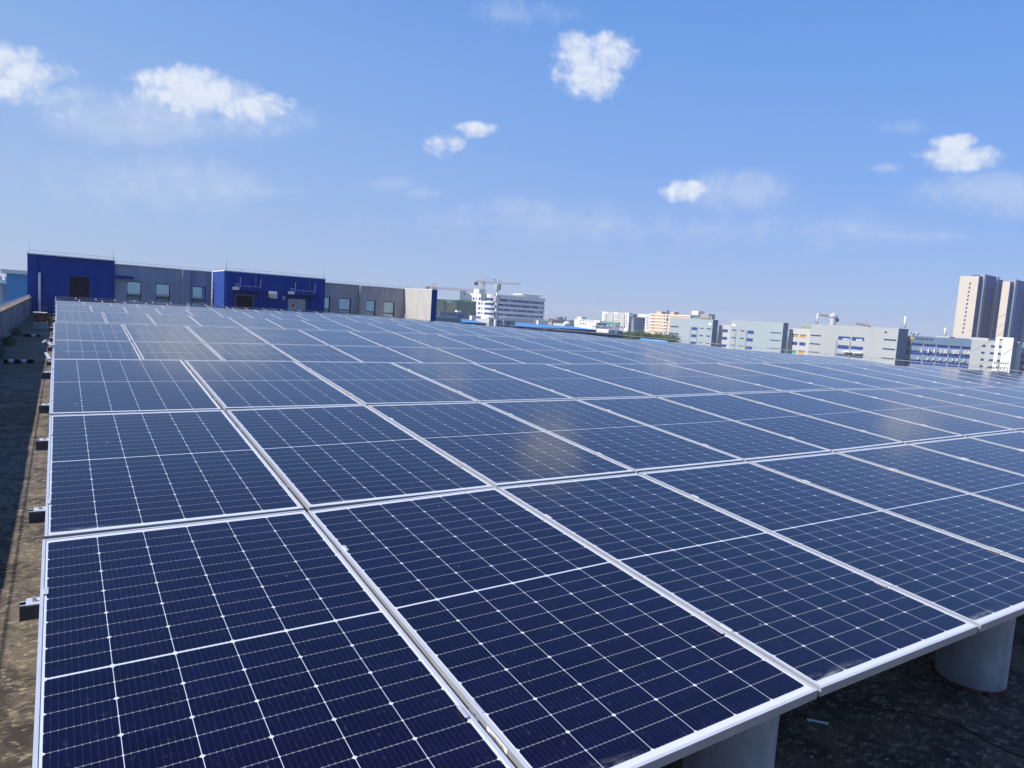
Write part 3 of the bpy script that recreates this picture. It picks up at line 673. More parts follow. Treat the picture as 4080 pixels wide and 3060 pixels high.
# vent hood: quarter-round sheet metal
q = F.rect(Z3(1050, 583, 1180, 720)); b = MB(); n = 8; H = q[3] - q[2]; Dp = .55; pr_ = [(0, q[3])]
for i in range(n + 1): t_ = math.pi / 2 * i / n; pr_.append((-Dp * math.sin(t_), q[3] - H * .55 * (1 - math.cos(t_))))
pr_.append((-Dp, q[2])); 
for (d0, z0_), (d1, z1_) in zip(pr_, pr_[1:]): b.quad(F.pt(q[0], z0_, d0), F.pt(q[1], z0_, d0), F.pt(q[1], z1_, d1), F.pt(q[0], z1_, d1))
for h in (q[0], q[1]): b.add([F.pt(h, z_, d_2) for d_2, z_ in pr_] + [F.pt(h, q[2], 0)], [tuple(range(len(pr_) + 1))])
b.build('vent_hood', plain('galvanised_sheet', (.50, .50, .50), .4, .5, .08, 3), e)
b = MB(); F.slab(b, *F.rect(Z3(1300, 678, 1348, 750)), -.004, -.001); b.build('bare_plaster_patch', plain('bare_plaster', (.30, .33, .42), .9, 0, .4, 9), e)
b = MB(); F.slab(b, xl - .03, xr + .03, zt, zt + .07, -.05, .2); b.box(xl - .03, xl + .2, 55.5, 60.1, zt, zt + .07); b.build('coping', MAT['white'], e)
lightning_rail('lightning_rail', [(xl + .1, 59.9, zt + .07), (xl + .1, 55.4, zt + .07), (xr - .1, 55.4, zt + .07)], .18, 1.1, 'wire on stands along the top of the wide navy roof house', [(xl + .15, 55.4, zt), (xr - .1, 55.4, zt)], .95)
l_ = empty('wall_ladder', (xl - .1, 59.2, -.8), 'dark red rung ladder on the sunlit blue side wall', 'ladder')
b = MB()
for z in (0.0, .42, .86, 1.28, 1.72, 2.2): b.bar((xl - .16, 59.0, z), (xl - .16, 59.6, z), .03, .03).bar((xl, 59.0, z), (xl - .16, 59.0, z), .03, .03).bar((xl, 59.6, z), (xl - .16, 59.6, z), .03, .03)
b.build('rungs', plain('red_oxide', (.13, .03, .06), .6), l_)

# warm grey boarded house
F = Face('y', 60.12)
e = empty('brown_grey_roof_house', (23, 60, -.83), 'brownish grey boarded roof house with four windows and pilasters pale on their sunlit side', 'building', 'roof buildings behind the panels')
xl, xr, zt = 19.3, 27.75, 2.98
W = [F.rect(Z4(20, 348, 140, 700)), F.rect(Z4(307, 370, 490, 740)), F.rect(Z4(757, 403, 910, 770)), F.rect(Z4(1064, 428, 1230, 800))]
b = MB(); F.wall(b, xl, xr, RZ, zt, W, .22); shell(b, xl, xr, 60.14, 64, RZ, zt - .01); b.build('wall', MAT['brownboard'], e)
for r, (hu, hv) in zip(W, ((100, 560), (400, 577), (830, 607), (1150, 632))): F.window(e, r, .16, .055, 1, 1, None, hbars=[F.px(*Z4(hu, hv))[1]])
pilaster(F, e, 1430.5, 1436, 1459, zt, MAT['brownboard'], MAT['cream']); pilaster(F, e, 1611.5, 1617, 1632, zt, MAT['brownboard'], MAT['cream'])
b = MB(); b.box(xl, xr, 59.97, 60.25, zt, zt + .06); b.build('coping', MAT['white'], e)
lightning_rail('lightning_rail', [(xl + .5, 60.15, zt + .06), (xr - .05, 60.15, zt + .06)], .17, 1.05, 'wire on stands along the top of the brownish grey roof house')
# pale end stair house
F = Face('y', 54.3)
e = empty('pale_stair_house', (28, 54.3, -.83), 'roof house with a pale sunlit tiled side and a narrow navy front', 'building', 'roof buildings behind the panels')
xl, xr, zt = F.px(1721, 1156)[0], F.px(1743, 1158)[0], 2.98
b = MB(); b.quad((xl, 54.3, RZ), (xl, 60.3, RZ), (xl, 60.3, zt), (xl, 54.3, zt)); b.build('pale_wall', MAT['palewall'], e)
b = MB(); b.box(xl + .012, xr, 54.29, 60.3, RZ, zt - .004); b.build('navy_wall', MAT['navy'], e)
b = MB(); b.box(xl - .02, xr + .02, 54.25, 60.3, zt, zt + .06); b.build('coping', MAT['white'], e)
b = MB(); b.tube((xl - .07, 59.4, -1), (xl - .07, 59.4, .70), .05, n=10); b.tube((xl - .07, 55.1, -1), (xl - .07, 55.1, .55), .045, n=10); b.build('vent_pipe', MAT['white'], e)
lightning_rail('lightning_rail', [(xl + .1, 60.0, zt + .06), (xl + .1, 54.4, zt + .06), (xr - .1, 54.4, zt + .06)], .17, 1.1, 'wire on stands along the top of the pale end house', [(xl + .1, 59.9, zt), (xr - .1, 54.4, zt)], .8)

# ------------------------------------------------------------------ far surroundings
GZ = -17.0
def ground():
    m, t, p = newmat('distant_ground'); g = t.n.new('ShaderNodeTexCoord').outputs['Object']
    t.l.new(t.mix(t.step(t.noise(g, .02, 8, .6), .4, .6), (.16, .16, .14, 1), (.07, .10, .05, 1)), p.inputs['Base Color']); p.inputs['Roughness'].default_value = .95
    b = MB(); b.quad((-2500, -1500, GZ), (3500, -1500, GZ), (3500, 4000, GZ), (-2500, 4000, GZ)); tag(b.build('ground', m), kind='structure')
ground()
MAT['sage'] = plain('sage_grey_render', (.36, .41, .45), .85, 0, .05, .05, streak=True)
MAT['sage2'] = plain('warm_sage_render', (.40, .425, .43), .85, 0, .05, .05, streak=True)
MAT['slate'] = plain('slate_blue_and_shaded_side', (.11, .17, .27), .85, 0, .05, .05)  # shade painted into sunless block sides; own colour on pipes and signs
MAT['paleg'] = plain('pale_grey_render', (.52, .52, .52), .85, 0, .06, .05)
MAT['offwhite'] = plain('off_white_render', (.80, .79, .77), .7, 0, .04, .05)
MAT['peach'] = plain('peach_render', (.68, .47, .31), .85, 0, .05, .05)
MAT['sand'] = plain('sand_cladding', (.60, .53, .44), .8, 0, .03, .02)
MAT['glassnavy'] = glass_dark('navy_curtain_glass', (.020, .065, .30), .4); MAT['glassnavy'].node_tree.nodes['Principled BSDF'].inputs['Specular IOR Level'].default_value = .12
MAT['greyblue'] = plain('grey_blue_panel', (.20, .26, .34), .7, 0, .06, .1)
MAT['teal'] = plain('teal_grey_wall', (.13, .24, .29), .8, 0, .06, .1)
MAT['bluegrey'] = plain('blue_grey_facade', (.17, .235, .35), .8, 0, .06, .1)  # flat blue grey shared by block walls, balconies and lamp arms
MAT['brownish'] = plain('old_brown_render', (.36, .31, .27), .9, 0, .15, .1)
FAR = (MAT['darkframe'], MAT['glassnavy'])
BOTTOM = GZ
class Bld:
    """an axis-aligned house whose sunny side faces -X (u0..u1) and whose shaded side faces -Y (u1..u2)"""
    def __init__(s, name, label, cat, X, u0, u1, u2, vtop, mat, side=None, depth=None, Y=None, group=None, rev=.35, sunny=(), shady=(), roofmat=None, zb=None):
        if X is not None:
            s.FX = Face('x', X); a = at_x(u0, vtop, X); c = at_x(u1, vtop, X); s.x0 = X; s.y1, s.y0 = a.y, c.y; s.zt = (a.z + c.z) / 2 if vtop is not None else 0
        else:
            c = at_y(u1, vtop, Y); s.x0 = c.x; s.y0 = Y; s.zt = c.z; s.FX = Face('x', c.x); s.y1 = at_x(u0, vtop, c.x).y if u0 else Y + (depth or 15)
        s.FY = Face('y', s.y0)
        s.x1 = at_y(u2, vtop, s.y0).x if u2 else s.x0 + (depth or 15)
        s.zb = BOTTOM if zb is None else zb
        s.e = empty(name, (s.x0, s.y0, s.zb), label, cat, group); s.mat = mat; s.side = side or mat
        hs = [s.FX.rect(r) for r in sunny]; hy = [s.FY.rect(r) for r in shady]; s.hs, s.hy = hs, hy
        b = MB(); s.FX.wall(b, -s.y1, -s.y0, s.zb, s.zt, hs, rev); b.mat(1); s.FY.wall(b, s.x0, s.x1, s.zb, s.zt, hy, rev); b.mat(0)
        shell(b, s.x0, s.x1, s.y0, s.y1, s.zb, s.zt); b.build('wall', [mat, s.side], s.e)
    def windows(s, mats=FAR, fw=.12, nv=2, nh=1, depth=.3):
        for r in s.hs: s.FX.window(s.e, r, depth, fw, nv, nh, mats)
        for r in s.hy: s.FY.window(s.e, r, depth, fw, nv, nh, mats)
        return s
    def onroof(s, name, r, mat, face='x', d0=1.0, d1=5.0, par=True):
        F = s.FX if face == 'x' else s.FY; q = F.rect(r); b = MB(); F.slab(b, q[0], q[1], min(q[2], s.zt - .0) , q[3], d0, d1); return b.build(name, mat, s.e if par else None)
    def band(s, name, h, mat, t=.5, proud=.15):
        b = MB(); b.box(s.x0 - proud, s.x1, s.y0 - proud, s.y1, s.zt - t, s.zt + h); return b.build(name, mat, s.e)

# ---- the row of grey factory blocks
Z7 = zm(2640, 1230, 3.95); Z8 = zm(3120, 1240, 4.254); Z6 = zm(2160, 1200, 4.254); Z9 = zm(3300, 1000, 2.765); ZT = zm(3700, 1060, 3.77)
GRP = 'grey factory blocks in a row'
w1 = [Z7(127, 270, 252, 298), Z7(118, 378, 242, 405), Z7(128, 487, 232, 512), Z7(462, 290, 543, 342), Z7(455, 402, 530, 455), Z7(440, 515, 520, 558),
      Z7(590, 302, 648, 320), Z7(700, 305, 760, 328), Z7(578, 412, 636, 436), Z7(688, 420, 748, 444), Z7(568, 525, 626, 545), Z7(677, 533, 735, 553)]
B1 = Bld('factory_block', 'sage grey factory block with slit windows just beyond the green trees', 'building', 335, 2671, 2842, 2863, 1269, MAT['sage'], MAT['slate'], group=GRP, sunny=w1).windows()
b = MB(); B1.FX.slab(b, *B1.FX.rect(Z7(728, 220, 770, 262)), -.15, 0); b.build('wall_sign', MAT['offwhite'], B1.e)
w2 = [Z7(1097, 325, 1160, 350), Z7(1085, 445, 1147, 468), Z7(1072, 563, 1134, 585), Z7(1225, 338, 1288, 360), Z7(1213, 457, 1277, 480), Z7(1200, 574, 1265, 597),
      Z7(1340, 343, 1435, 400), Z7(1325, 463, 1418, 520), Z7(1313, 585, 1407, 642), Z7(1700, 367, 1870, 395), Z7(1687, 487, 1857, 515), Z7(1675, 613, 1842, 640)]
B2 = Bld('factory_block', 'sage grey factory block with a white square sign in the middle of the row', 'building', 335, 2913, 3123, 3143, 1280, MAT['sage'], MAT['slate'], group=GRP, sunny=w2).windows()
b = MB(); B2.FX.slab(b, *B2.FX.rect(Z7(1098, 238, 1148, 280)), -.15, 0); b.build('wall_sign', MAT['offwhite'], B2.e)
for B, us in ((B1, ((448, 285), (556, 298))), (B2, ((1160, 332), (1328, 345)))):
    for u, v in us:
        P = B.FX.px(*Z7(u, v)); bb = MB(); bb.tube(B.FX.pt(P[0], BOTTOM, -.12), B.FX.pt(P[0], P[1], -.12), .13, n=6); bb.build('drainpipe', MAT['slate'], B.e)
w3 = [Z8(467, 395, 645, 430), Z8(450, 537, 627, 573), Z8(435, 678, 612, 715), Z8(940, 423, 1140, 497), Z8(1170, 435, 1372, 512), Z8(925, 570, 1115, 648), Z8(1152, 590, 1352, 662),
      Z8(905, 712, 1105, 775), Z8(1130, 730, 1340, 800), Z8(1707, 468, 1918, 508), Z8(1687, 624, 1897, 665), Z8(1665, 782, 1880, 820), Z8(1720, 342, 1760, 375)]
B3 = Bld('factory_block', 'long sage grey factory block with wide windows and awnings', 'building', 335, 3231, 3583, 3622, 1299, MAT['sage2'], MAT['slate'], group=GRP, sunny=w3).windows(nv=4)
for r in (Z8(1040, 700, 1180, 722), Z8(1205, 718, 1355, 740)):
    q = B3.FX.rect(r); bb = MB(); B3.FX.slab(bb, q[0], q[1], q[2] + .6, q[2] + .9, -2.2, 0); bb.build('awning', MAT['offwhite'], B3.e)
MAT['curtain'] = plain('pale_window_blind', (.62, .68, .70), .8, 0, .1, .5)
for r in (Z8(1010, 458, 1130, 497), Z8(1240, 468, 1345, 512)):
    q = B3.FX.rect(r); bb = MB()
    for i in range(4): a = q[0] + (q[1] - q[0]) * i / 4; B3.FX.slab(bb, a, a + (q[1] - q[0]) / 4 * .7, q[2] + .1, q[3], .12, .2)
    bb.build('blind', MAT['curtain'], B3.e)
for P in (Z8(915, 500), Z8(1150, 515)):
    h, z = B3.FX.px(*P); bb = MB(); bb.tube(B3.FX.pt(h, BOTTOM, -.12), B3.FX.pt(h, z, -.12), .13, n=6); bb.build('drainpipe', MAT['slate'], B3.e)
MAT['yellow'] = plain('yellow_crates', (.70, .42, .04), .6, 0, .1, 1)
wl1 = [Z7(950, 323, 1025, 375), Z7(940, 440, 1012, 492), Z7(928, 556, 1000, 607)]
L1 = Bld('link_block', 'recessed pale link block with square windows between the first two factory blocks', 'building', 343, 2866, 2918, 2930, 1294, MAT['paleg'], group='recessed link blocks', sunny=wl1).windows()
wl2 = [Z8(155, 385, 255, 440), Z8(290, 393, 392, 450), Z8(145, 515, 238, 577), Z8(278, 525, 375, 588), Z8(128, 655, 222, 716), Z8(262, 662, 362, 722)]
L2 = Bld('link_block', 'recessed pale link block whose windows are stacked with yellow goods', 'building', 343, 3146, 3240, 3250, 1310, MAT['paleg'], group='recessed link blocks', sunny=wl2).windows()
for i, r in enumerate(wl2):
    if i in (2, 3): continue
    q = L2.FX.rect(r); bb = MB(); n = 4
    for k in range(n): a = q[0] + (q[1] - q[0]) * k / n; L2.FX.slab(bb, a + .1, a + (q[1] - q[0]) / n - .1, q[2] + .1, q[2] + (q[3] - q[2]) * .68, .05, .24)
    bb.build('stacked_goods', MAT['yellow'] if i < 2 or i == 5 else plain('green_goods', (.05, .45, .30), .6), L2.e)
q = Face('x', 352).rect(Z8(315, 235, 465, 290)); b = MB(); 
for k in range(3): z = q[2] - .5 + (q[3] - q[2] + .5) * (k + .5) / 3; b.box(352, 356, -q[1], -q[0], z - .45, z + .35)
tag(b.build('roof_rack', plain('pale_green_panel', (.35, .42, .28), .8)), 'pale green slatted box on the roof behind the link block with yellow windows', 'roof box')
def mast(u0, v0, u1, v1, X, lab, head=True, r=.22, white=.55):
    P, Q = at_x(u0, v0, X), at_x(u1, v1, X); e = empty('antenna_mast', Q, lab, 'antenna mast', 'antenna masts on the factory roofs'); b = MB()
    for k in range(3): t_ = 2 * math.pi * k / 3; b.tube(Q + Vector((math.cos(t_) * .9, math.sin(t_) * .9, 0)), P + Vector((math.cos(t_) * .15, math.sin(t_) * .15, -1.5)), .07, n=4)
    n = 5
    for k in range(n):
        f = (k + .5) / n; c = Q + (P - Q) * f; rr_ = .9 * (1 - f) + .15
        b.tube(c + Vector((0, rr_, 0)), c + Vector((0, -rr_, .6)), .05, n=4)
    b.build('lattice', MAT['alu_dark'], e); MB().tube(P - Vector((0, 0, 5.5)), P, white, n=12).build('radome', MAT['offwhite'], e, True)
mast(*Z8(590, 40, 570, 212), 345, 'slim antenna mast with a white radome beside the tower crane and silo', white=.4)
mast(*Z8(2078, 90, 2045, 278), 345, 'slim antenna mast with a white radome at the dark corner of the long factory block', white=.5)
mast(*Z9(1291, 845, 1282, 938), 380, 'short antenna mast on the roof below the sandy tower', white=.4)
P0, P1 = at_x(*Z8(852, 100), 350), at_x(*Z8(843, 232), 350)
e = empty('silo', P1, 'steel silo with a domed cap rising behind the long factory block', 'silo'); b = MB(); P1 = Vector((P0.x, P0.y, P1.z - 3)); b.tube(P1, P0, 1.5, n=20); o = b.build('cylinder_body', MAT['alu'], e); smooth_by(o)
b = MB(); b.tube(P0 + Vector((0, 0, .0)), P0 + Vector((0, 0, 1.0)), 2.2, 2.2, n=20).tube(P0 + Vector((0, 0, 1.0)), P0 + Vector((0, 0, 2.3)), 2.2, .6, n=20); b.build('cap', MAT['alu'], e)

# ---- tower cranes
MAT['crane'] = plain('faded_orange_steel', (.60, .40, .30), .6, 0, .1, .3)
def crane(F, top, pivot, cw, jib, zbot, lab, w_=1.3):
    Tp, Pv, Cw, Jb = [Vector(F.pt(*F.px(*q))) for q in (top, pivot, cw, jib)]
    Tp.x, Tp.y = Pv.x, Pv.y; e = empty('tower_crane', (Pv.x, Pv.y, zbot), lab, 'tower crane', 'tower cranes over the building sites')
    def lattice(b, A, B_, w, n, r):
        A, B_ = Vector(A), Vector(B_); d = (B_ - A).normalized(); a = d.orthogonal().normalized(); c = d.cross(a); cs = [(a + c) * w / 2, (a - c) * w / 2, (-a - c) * w / 2, (c - a) * w / 2]
        for q in cs: b.tube(A + q, B_ + q, r * .7, n=4)
        for i in range(n):
            p, q = A + (B_ - A) * i / n, A + (B_ - A) * (i + 1) / n
            for k in range(4): b.tube(p + cs[k], q + cs[(k + 1) % 4], r * .6, n=3)
    b = MB(); lattice(b, (Pv.x, Pv.y, zbot), Pv, w_ * 1.4, max(4, int((Pv.z - zbot) / 3)), .17); b.build('mast', MAT['crane'], e)
    b = MB(); lattice(b, Pv, Jb, w_, 22, .14); b.build('jib', MAT['crane'], e)
    b = MB(); lattice(b, Pv, Cw, w_, 6, .14); lattice(b, Pv, Tp, w_ * .9, 4, .13); b.tube(Tp, Pv + (Jb - Pv) * .55 + Vector((0, 0, w_ / 2)), .07, n=4).tube(Tp, Cw, .07, n=4); b.build('cathead', MAT['crane'], e)
    b = MB(); b.box(Cw.x - 1.2, Cw.x + 1.6, Cw.y - 1, Cw.y + 1, Cw.z - 3.4, Cw.z - .6); b.build('counterweight', MAT['rust'], e)
    b = MB(); b.box(Pv.x - 1, Pv.x + 1, Pv.y - 2.2, Pv.y - .6, Pv.z - 2.6, Pv.z - .2); b.build('cab', MAT['crane'], e)
Z5 = zm(1700, 1080, 4.254)
FC = Face('y', 560)
crane(FC, Z5(124, 200), Z5(112, 282), Z5(10, 262), Z5(800, 328), BOTTOM, 'orange tower crane whose jib reaches out from behind the pale end house')
crane(FC, Z5(972, 115), Z5(958, 190), Z5(835, 176), Z5(1600, 218), BOTTOM, 'orange tower crane standing above the white banded office block')
crane(Face('y', 300), Z8(840, 66), Z8(815, 88), Z8(905, 100), Z8(608, 58), BOTTOM, 'pale orange tower crane beside the steel silo', .9)
crane(Face('y', 330), Z8(1402, 185), Z8(1398, 240), Z8(1455, 243), Z8(1232, 207), BOTTOM, 'small distant tower crane just above the long factory roof', .8)

# ---- the banded white office block and the building site beside it
FO = Face('y', 497)
fx0, fx1 = FO.px(1952, 1180)[0], FO.px(2173, 1190)[0]
zl = lambda u, v: FO.px(*Z5(u, v))[1]
ztop = 16.6
bands = [(zl(1080, 500), zl(1075, 455)), (zl(1075, 580), zl(1070, 538)), (zl(1070, 660), zl(1065, 622)), (zl(1063, 742), zl(1060, 705))]
e = empty('banded_office_block', (fx0, 497, BOTTOM), 'white office block with dark window bands and a rounded sunlit end', 'building')
depth_y = 34
b = MB(); zz = [BOTTOM] + [q for a in sorted(bands) for q in a] + [ztop]
r_c = 6.0
def rounded(z0, z1, inset, b):
    """footprint with a rounded front corner"""
    pts = [(fx1 - inset, 497 + inset)] + [(fx0 + r_c + (r_c - inset) * math.cos(math.pi * 1.5 - math.pi / 2 * i / 8), 497 + r_c + (r_c - inset) * math.sin(math.pi * 1.5 - math.pi / 2 * i / 8)) for i in range(9)] + [(fx0 + inset, 497 + depth_y), (fx1 - inset, 497 + depth_y)]
    n = len(pts); b.add([(x, y, z) for z in (z0, z1) for x, y in pts], [(i, (i + 1) % n, n + (i + 1) % n, n + i) for i in range(n)] + [tuple(range(n)), tuple(range(2 * n - 1, n - 1, -1))])
for a, c in zip(zz[::2], zz[1::2]): rounded(a, c, 0, b)
b.build('wall', MAT['offwhite'], e)
for a, c in sorted(bands):
    b = MB(); rounded(a - .01, c + .01, .6, b); wn = b.build('window_band', MAT['glassnavy'], e)
    b = MB(); rr = random.Random(int(a * 7))
    for i in range(5): y = 497 + 8 + i * 5.2; b.box(fx0 + .02, fx0 + .58, y, y + (1.6 if i % 2 else 3.2), a, c)
    for i in range(9):
        x = fx0 + 12 + rr.uniform(0, 40); b.box(x, x + .5, 497.3, 497.58, a + .2, c - .3)
    b.build('mullions', MAT['offwhite'], wn)
b = MB(); q = FO.rect(Z5(955, 303, 1060, 400)); b.box(q[0], q[1], 503, 512, ztop, q[3]); b.build('penthouse', MAT['offwhite'], e)
b = MB(); q = FO.rect(Z5(1700, 455, 1965, 520)); b.box(q[0], q[1] - 2, 500, 512, ztop - .2, ztop + 1.6)
for i in range(7): h = q[0] - 3 + i * (q[1] - q[0] + 5) / 7; b.bar((h, 499, ztop + 1.6), (h + 2.2, 499, ztop + 3.2), .5, .5)
b.box(q[0] - 4, q[1] + 1, 498.5, 513, ztop + 1.7, ztop + 2.4); q2 = FO.rect(Z5(1815, 422, 1850, 455)); b.box(q2[0], q2[1], 503, 507, ztop + 2.4, q2[3]); b.build('roof_pergola', MAT['offwhite'], e)
b = MB(); b.box(fx0 - 3, fx1 - 1.5, 492, 496.9, zl(1300, 845) - 2.5, zl(1300, 800)); b.build('podium', MAT['cream'], e)
b = MB(); q = FO.rect(Z5(1803, 830, 1965, 895)); b.box(q[0], q[1], 489, 491.9, q[2] - 3, q[3]); b.build('entrance_block', MAT['offwhite'], e)
MAT['netl'] = stained('pale_green_scaffold_net', (.36, .38, .22), (.22, .27, .15)); MAT['netd'] = stained('dark_green_scaffold_net', (.06, .13, .13), (.04, .09, .10)); MAT['tealnet'] = plain('teal_net', (.08, .32, .24), .8, 0, .2, .3)
FS = Face('y', 520)
e = empty('netted_building_site', (FS.px(1745, 1200)[0], 520, BOTTOM), 'unfinished building wrapped in green scaffold netting with a bare grey core', 'building')
a = FS.rect(Z5(170, 505, 500, 700)); c = FS.rect(Z5(500, 510, 822, 860)); k = FS.rect(Z5(640, 328, 745, 520))
b = MB(); b.box(a[0] - 6, a[1], 520, 545, BOTTOM, a[3]); b.build('pale_net', MAT['netl'], e)
b = MB(); b.box(a[1] + .01, c[1], 519.9, 545, BOTTOM, c[3]); b.build('dark_net', MAT['netd'], e)
b = MB(); b.box(a[0] - 6, a[1] - .1, 519.7, 545, a[3] + .01, a[3] + 1.6); b.box(a[1], c[1], 519.6, 545, c[3] + .01, c[3] + 1.3); b.build('top_net', MAT['tealnet'], e)
b = MB(); b.box(k[0], k[1], 528, 528.5, c[3], k[3]); b.box(k[1] - .01, FS.px(*Z5(812, 360))[0], 528.1, 540, c[3], k[3] - 1.5); b.build('concrete_core', MAT['paleg'], e)
w_ = FS.rect(Z5(712, 385, 732, 410)); b = MB(); b.box(w_[0], w_[1], 527.8, 527.99, w_[2], w_[3]); b.build('window', MAT['darkframe'], e)
q = FS.rect(Z5(310, 497, 440, 520)); b = MB(); b.box(q[0], q[1], 519.4, 519.58, q[2], q[3]); b.build('white_hoarding', MAT['offwhite'], e)
for r in (Z5(343, 514, 380, 545), Z5(385, 514, 418, 545)):
    q = FS.rect(r); b = MB(); b.box(q[0], q[1], 519.8, 519.98, q[2], q[3]); b.build('window', MAT['curtain'], e)
q = FS.rect(Z5(300, 515, 333, 660)); b = MB(); b.box(q[0], q[1], 519.7, 519.97, q[2], q[3]); b.build('hoist_shaft', MAT['netd'], e)

def yblock(name, lab, r, Y, mat, wins=(), depth=14, cat='building', group=None, extra=BOTTOM, side=None, wm=FAR, nv=3, u_left=None):
    """a block whose shaded face looks at us from plane y = Y"""
    F = Face('y', Y); q = F.rect(r); e = empty(name, (q[0], Y, extra), lab, cat, group); hs = [F.rect(w) for w in wins]
    b = MB(); F.wall(b, q[0], q[1], extra, q[3], hs, .3); b.mat(1); b.quad((q[0], Y, extra), (q[0], Y + depth, extra), (q[0], Y + depth, q[3]), (q[0], Y, q[3])); b.mat(0)
    shell(b, q[0], q[1], Y, Y + depth, extra, q[3]); b.build('wall', [mat, side or mat], e)
    for h in hs: F.window(e, h, .25, .1, nv, 1, wm)
    return e, F, q
e, F, q = yblock('grey_blue_workshop', 'grey blue workshop with a long window strip in front of the netted site', Z5(225, 675, 722, 860), 400, MAT['greyblue'], [Z5(245, 708, 500, 745), Z5(518, 728, 628, 800)], nv=6)
b = MB(); p = F.rect(Z5(545, 668, 612, 690)); b.box(p[0], p[1], 402, 405, q[3], p[3]); b.build('roof_hatch', MAT['offwhite'], e)
b = MB()
for i in range(4): p = F.rect(Z5(640 + i * 14, 735, 650 + i * 14, 752)); F.slab(b, p[0], p[1], p[2], p[3], -.2, 0)
b.build('wall_sign', MAT['slate'], e)
yblock('teal_wall_block', 'plain teal grey block right behind the pale end house', Z5(120, 775, 580, 880), 180, MAT['teal'], extra=-9, depth=6)
yblock('small_white_stair_block', 'small pale block with a window at the edge of the navy end wall', Z5(150, 665, 218, 775), 395, MAT['paleg'], [Z5(168, 698, 185, 738)], nv=1)
yblock('white_substation', 'windowless white box at the foot of the banded office block', Z5(765, 757, 915, 860), 420, MAT['offwhite'], depth=10)
e, F, q = yblock('low_grey_gatehouse', 'low grey two-part block with two dark windows behind the white mast', Z5(1030, 818, 1495, 960), 205, MAT['greyblue'], [Z5(1180, 872, 1228, 928), Z5(1352, 882, 1402, 938)], side=MAT['paleg'], depth=8, nv=2)
p = F.rect(Z5(1290, 838, 1303, 940)); b = MB(); F.slab(b, p[0], p[1], p[2], q[3], -.3, -.002); b.build('pilaster', MAT['cream'], e)
p = F.rect(Z5(1030, 818, 1095, 950)); b = MB(); F.slab(b, p[0], p[1], -12, p[3] + .3, -1.2, -.002); b.build('pale_end', MAT['paleg'], e)
# blue tin-roofed sheds
def tin(name, c, c2):
    m, t, p = newmat(name); g = t.n.new('ShaderNodeTexCoord').outputs['Object']
    sx = t.n.new('ShaderNodeSeparateXYZ'); t.l.new(g, sx.inputs[0]); wn = t.n.new('ShaderNodeTexWhiteNoise'); wn.noise_dimensions = '1D'; t.l.new(t.m('FLOOR', t.m('DIVIDE', sx.outputs[0], 3.2)), wn.inputs['W'])
    t.l.new(t.mix(wn.outputs[0], (*c, 1), (*c2, 1)), p.inputs['Base Color']); p.inputs['Roughness'].default_value = .5; return m
MAT['tin'] = tin('blue_tin', (.05, .21, .48), (.08, .28, .58)); MAT['navydull'] = plain('dull_navy_cladding', (.045, .08, .16), .8, 0, .1, .1)
def shed(r, Y, depth, lab, wall=None):
    F = Face('y', Y); q = F.rect(r); e = empty('blue_roofed_shed', (q[0], Y, BOTTOM), lab, 'shed', 'sheds with bright blue tin roofs'); h = q[3] - q[2]
    b = MB(); n = 14
    b.add([(q[0], Y, q[2]), (q[1], Y, q[2]), (q[1], Y + depth / 2, q[3] + h * .3), (q[0], Y + depth / 2, q[3] + h * .3), (q[1], Y + depth, q[2]), (q[0], Y + depth, q[2])], [(0, 1, 2, 3), (3, 2, 4, 5)])
    for i in range(n + 1): x = q[0] + (q[1] - q[0]) * i / n; b.bar((x, Y - .1, q[2] + .05), (x, Y + depth / 2, q[3] + h * .3 + .08), .25, .12)
    b.build('tin_roof', MAT['tin'], e)
    b = MB(); b.box(q[0] + .3, q[1] - .3, Y + 1.0, Y + depth - 1, BOTTOM, q[2] - .01); b.build('wall', MAT['navydull'], e)
    b = MB()
    for i in range(n + 1): x = q[0] + .2 + (q[1] - q[0] - .6) * i / n; b.box(x, x + .15, Y + .3, Y + .5, q[2] - 2.2, q[2] - .1)
    b.build('eaves_posts', MAT['navydull'], e)
shed(Z5(578, 838, 1045, 892), 190, 26, 'shed with a bright blue tin roof before the white substation')
F_ = Face('y', 210)
shed(Z5(1495, 898, 2250, 972), 215, 40, 'long shed with a bright blue tin roof under the banded office block')
shed(Z6(330, 440, 975, 494), 225, 40, 'bright blue tin roof tapering towards the small white gatehouse')
e, F, q = yblock('navy_boundary_block', 'long flat dark navy block in front of the blue tin roofs', (1940, 1302, 2482, 1345), 120, MAT['navydull'], depth=5, extra=-14)
e, F, q = yblock('small_white_gatehouse', 'small white gatehouse with dark doors at the end of the navy block', Z6(1125, 480, 1275, 560), 175, MAT['offwhite'], [Z6(1145, 507, 1165, 535), Z6(1190, 508, 1222, 536)], side=MAT['offwhite'], depth=6, nv=1)
p = F.rect(Z6(1275, 486, 1365, 560)); b = MB(); F.slab(b, q[1] + .01, p[1], BOTTOM, q[3] - .2, .05, 6); b.build('grey_wing', MAT['greyblue'], e)
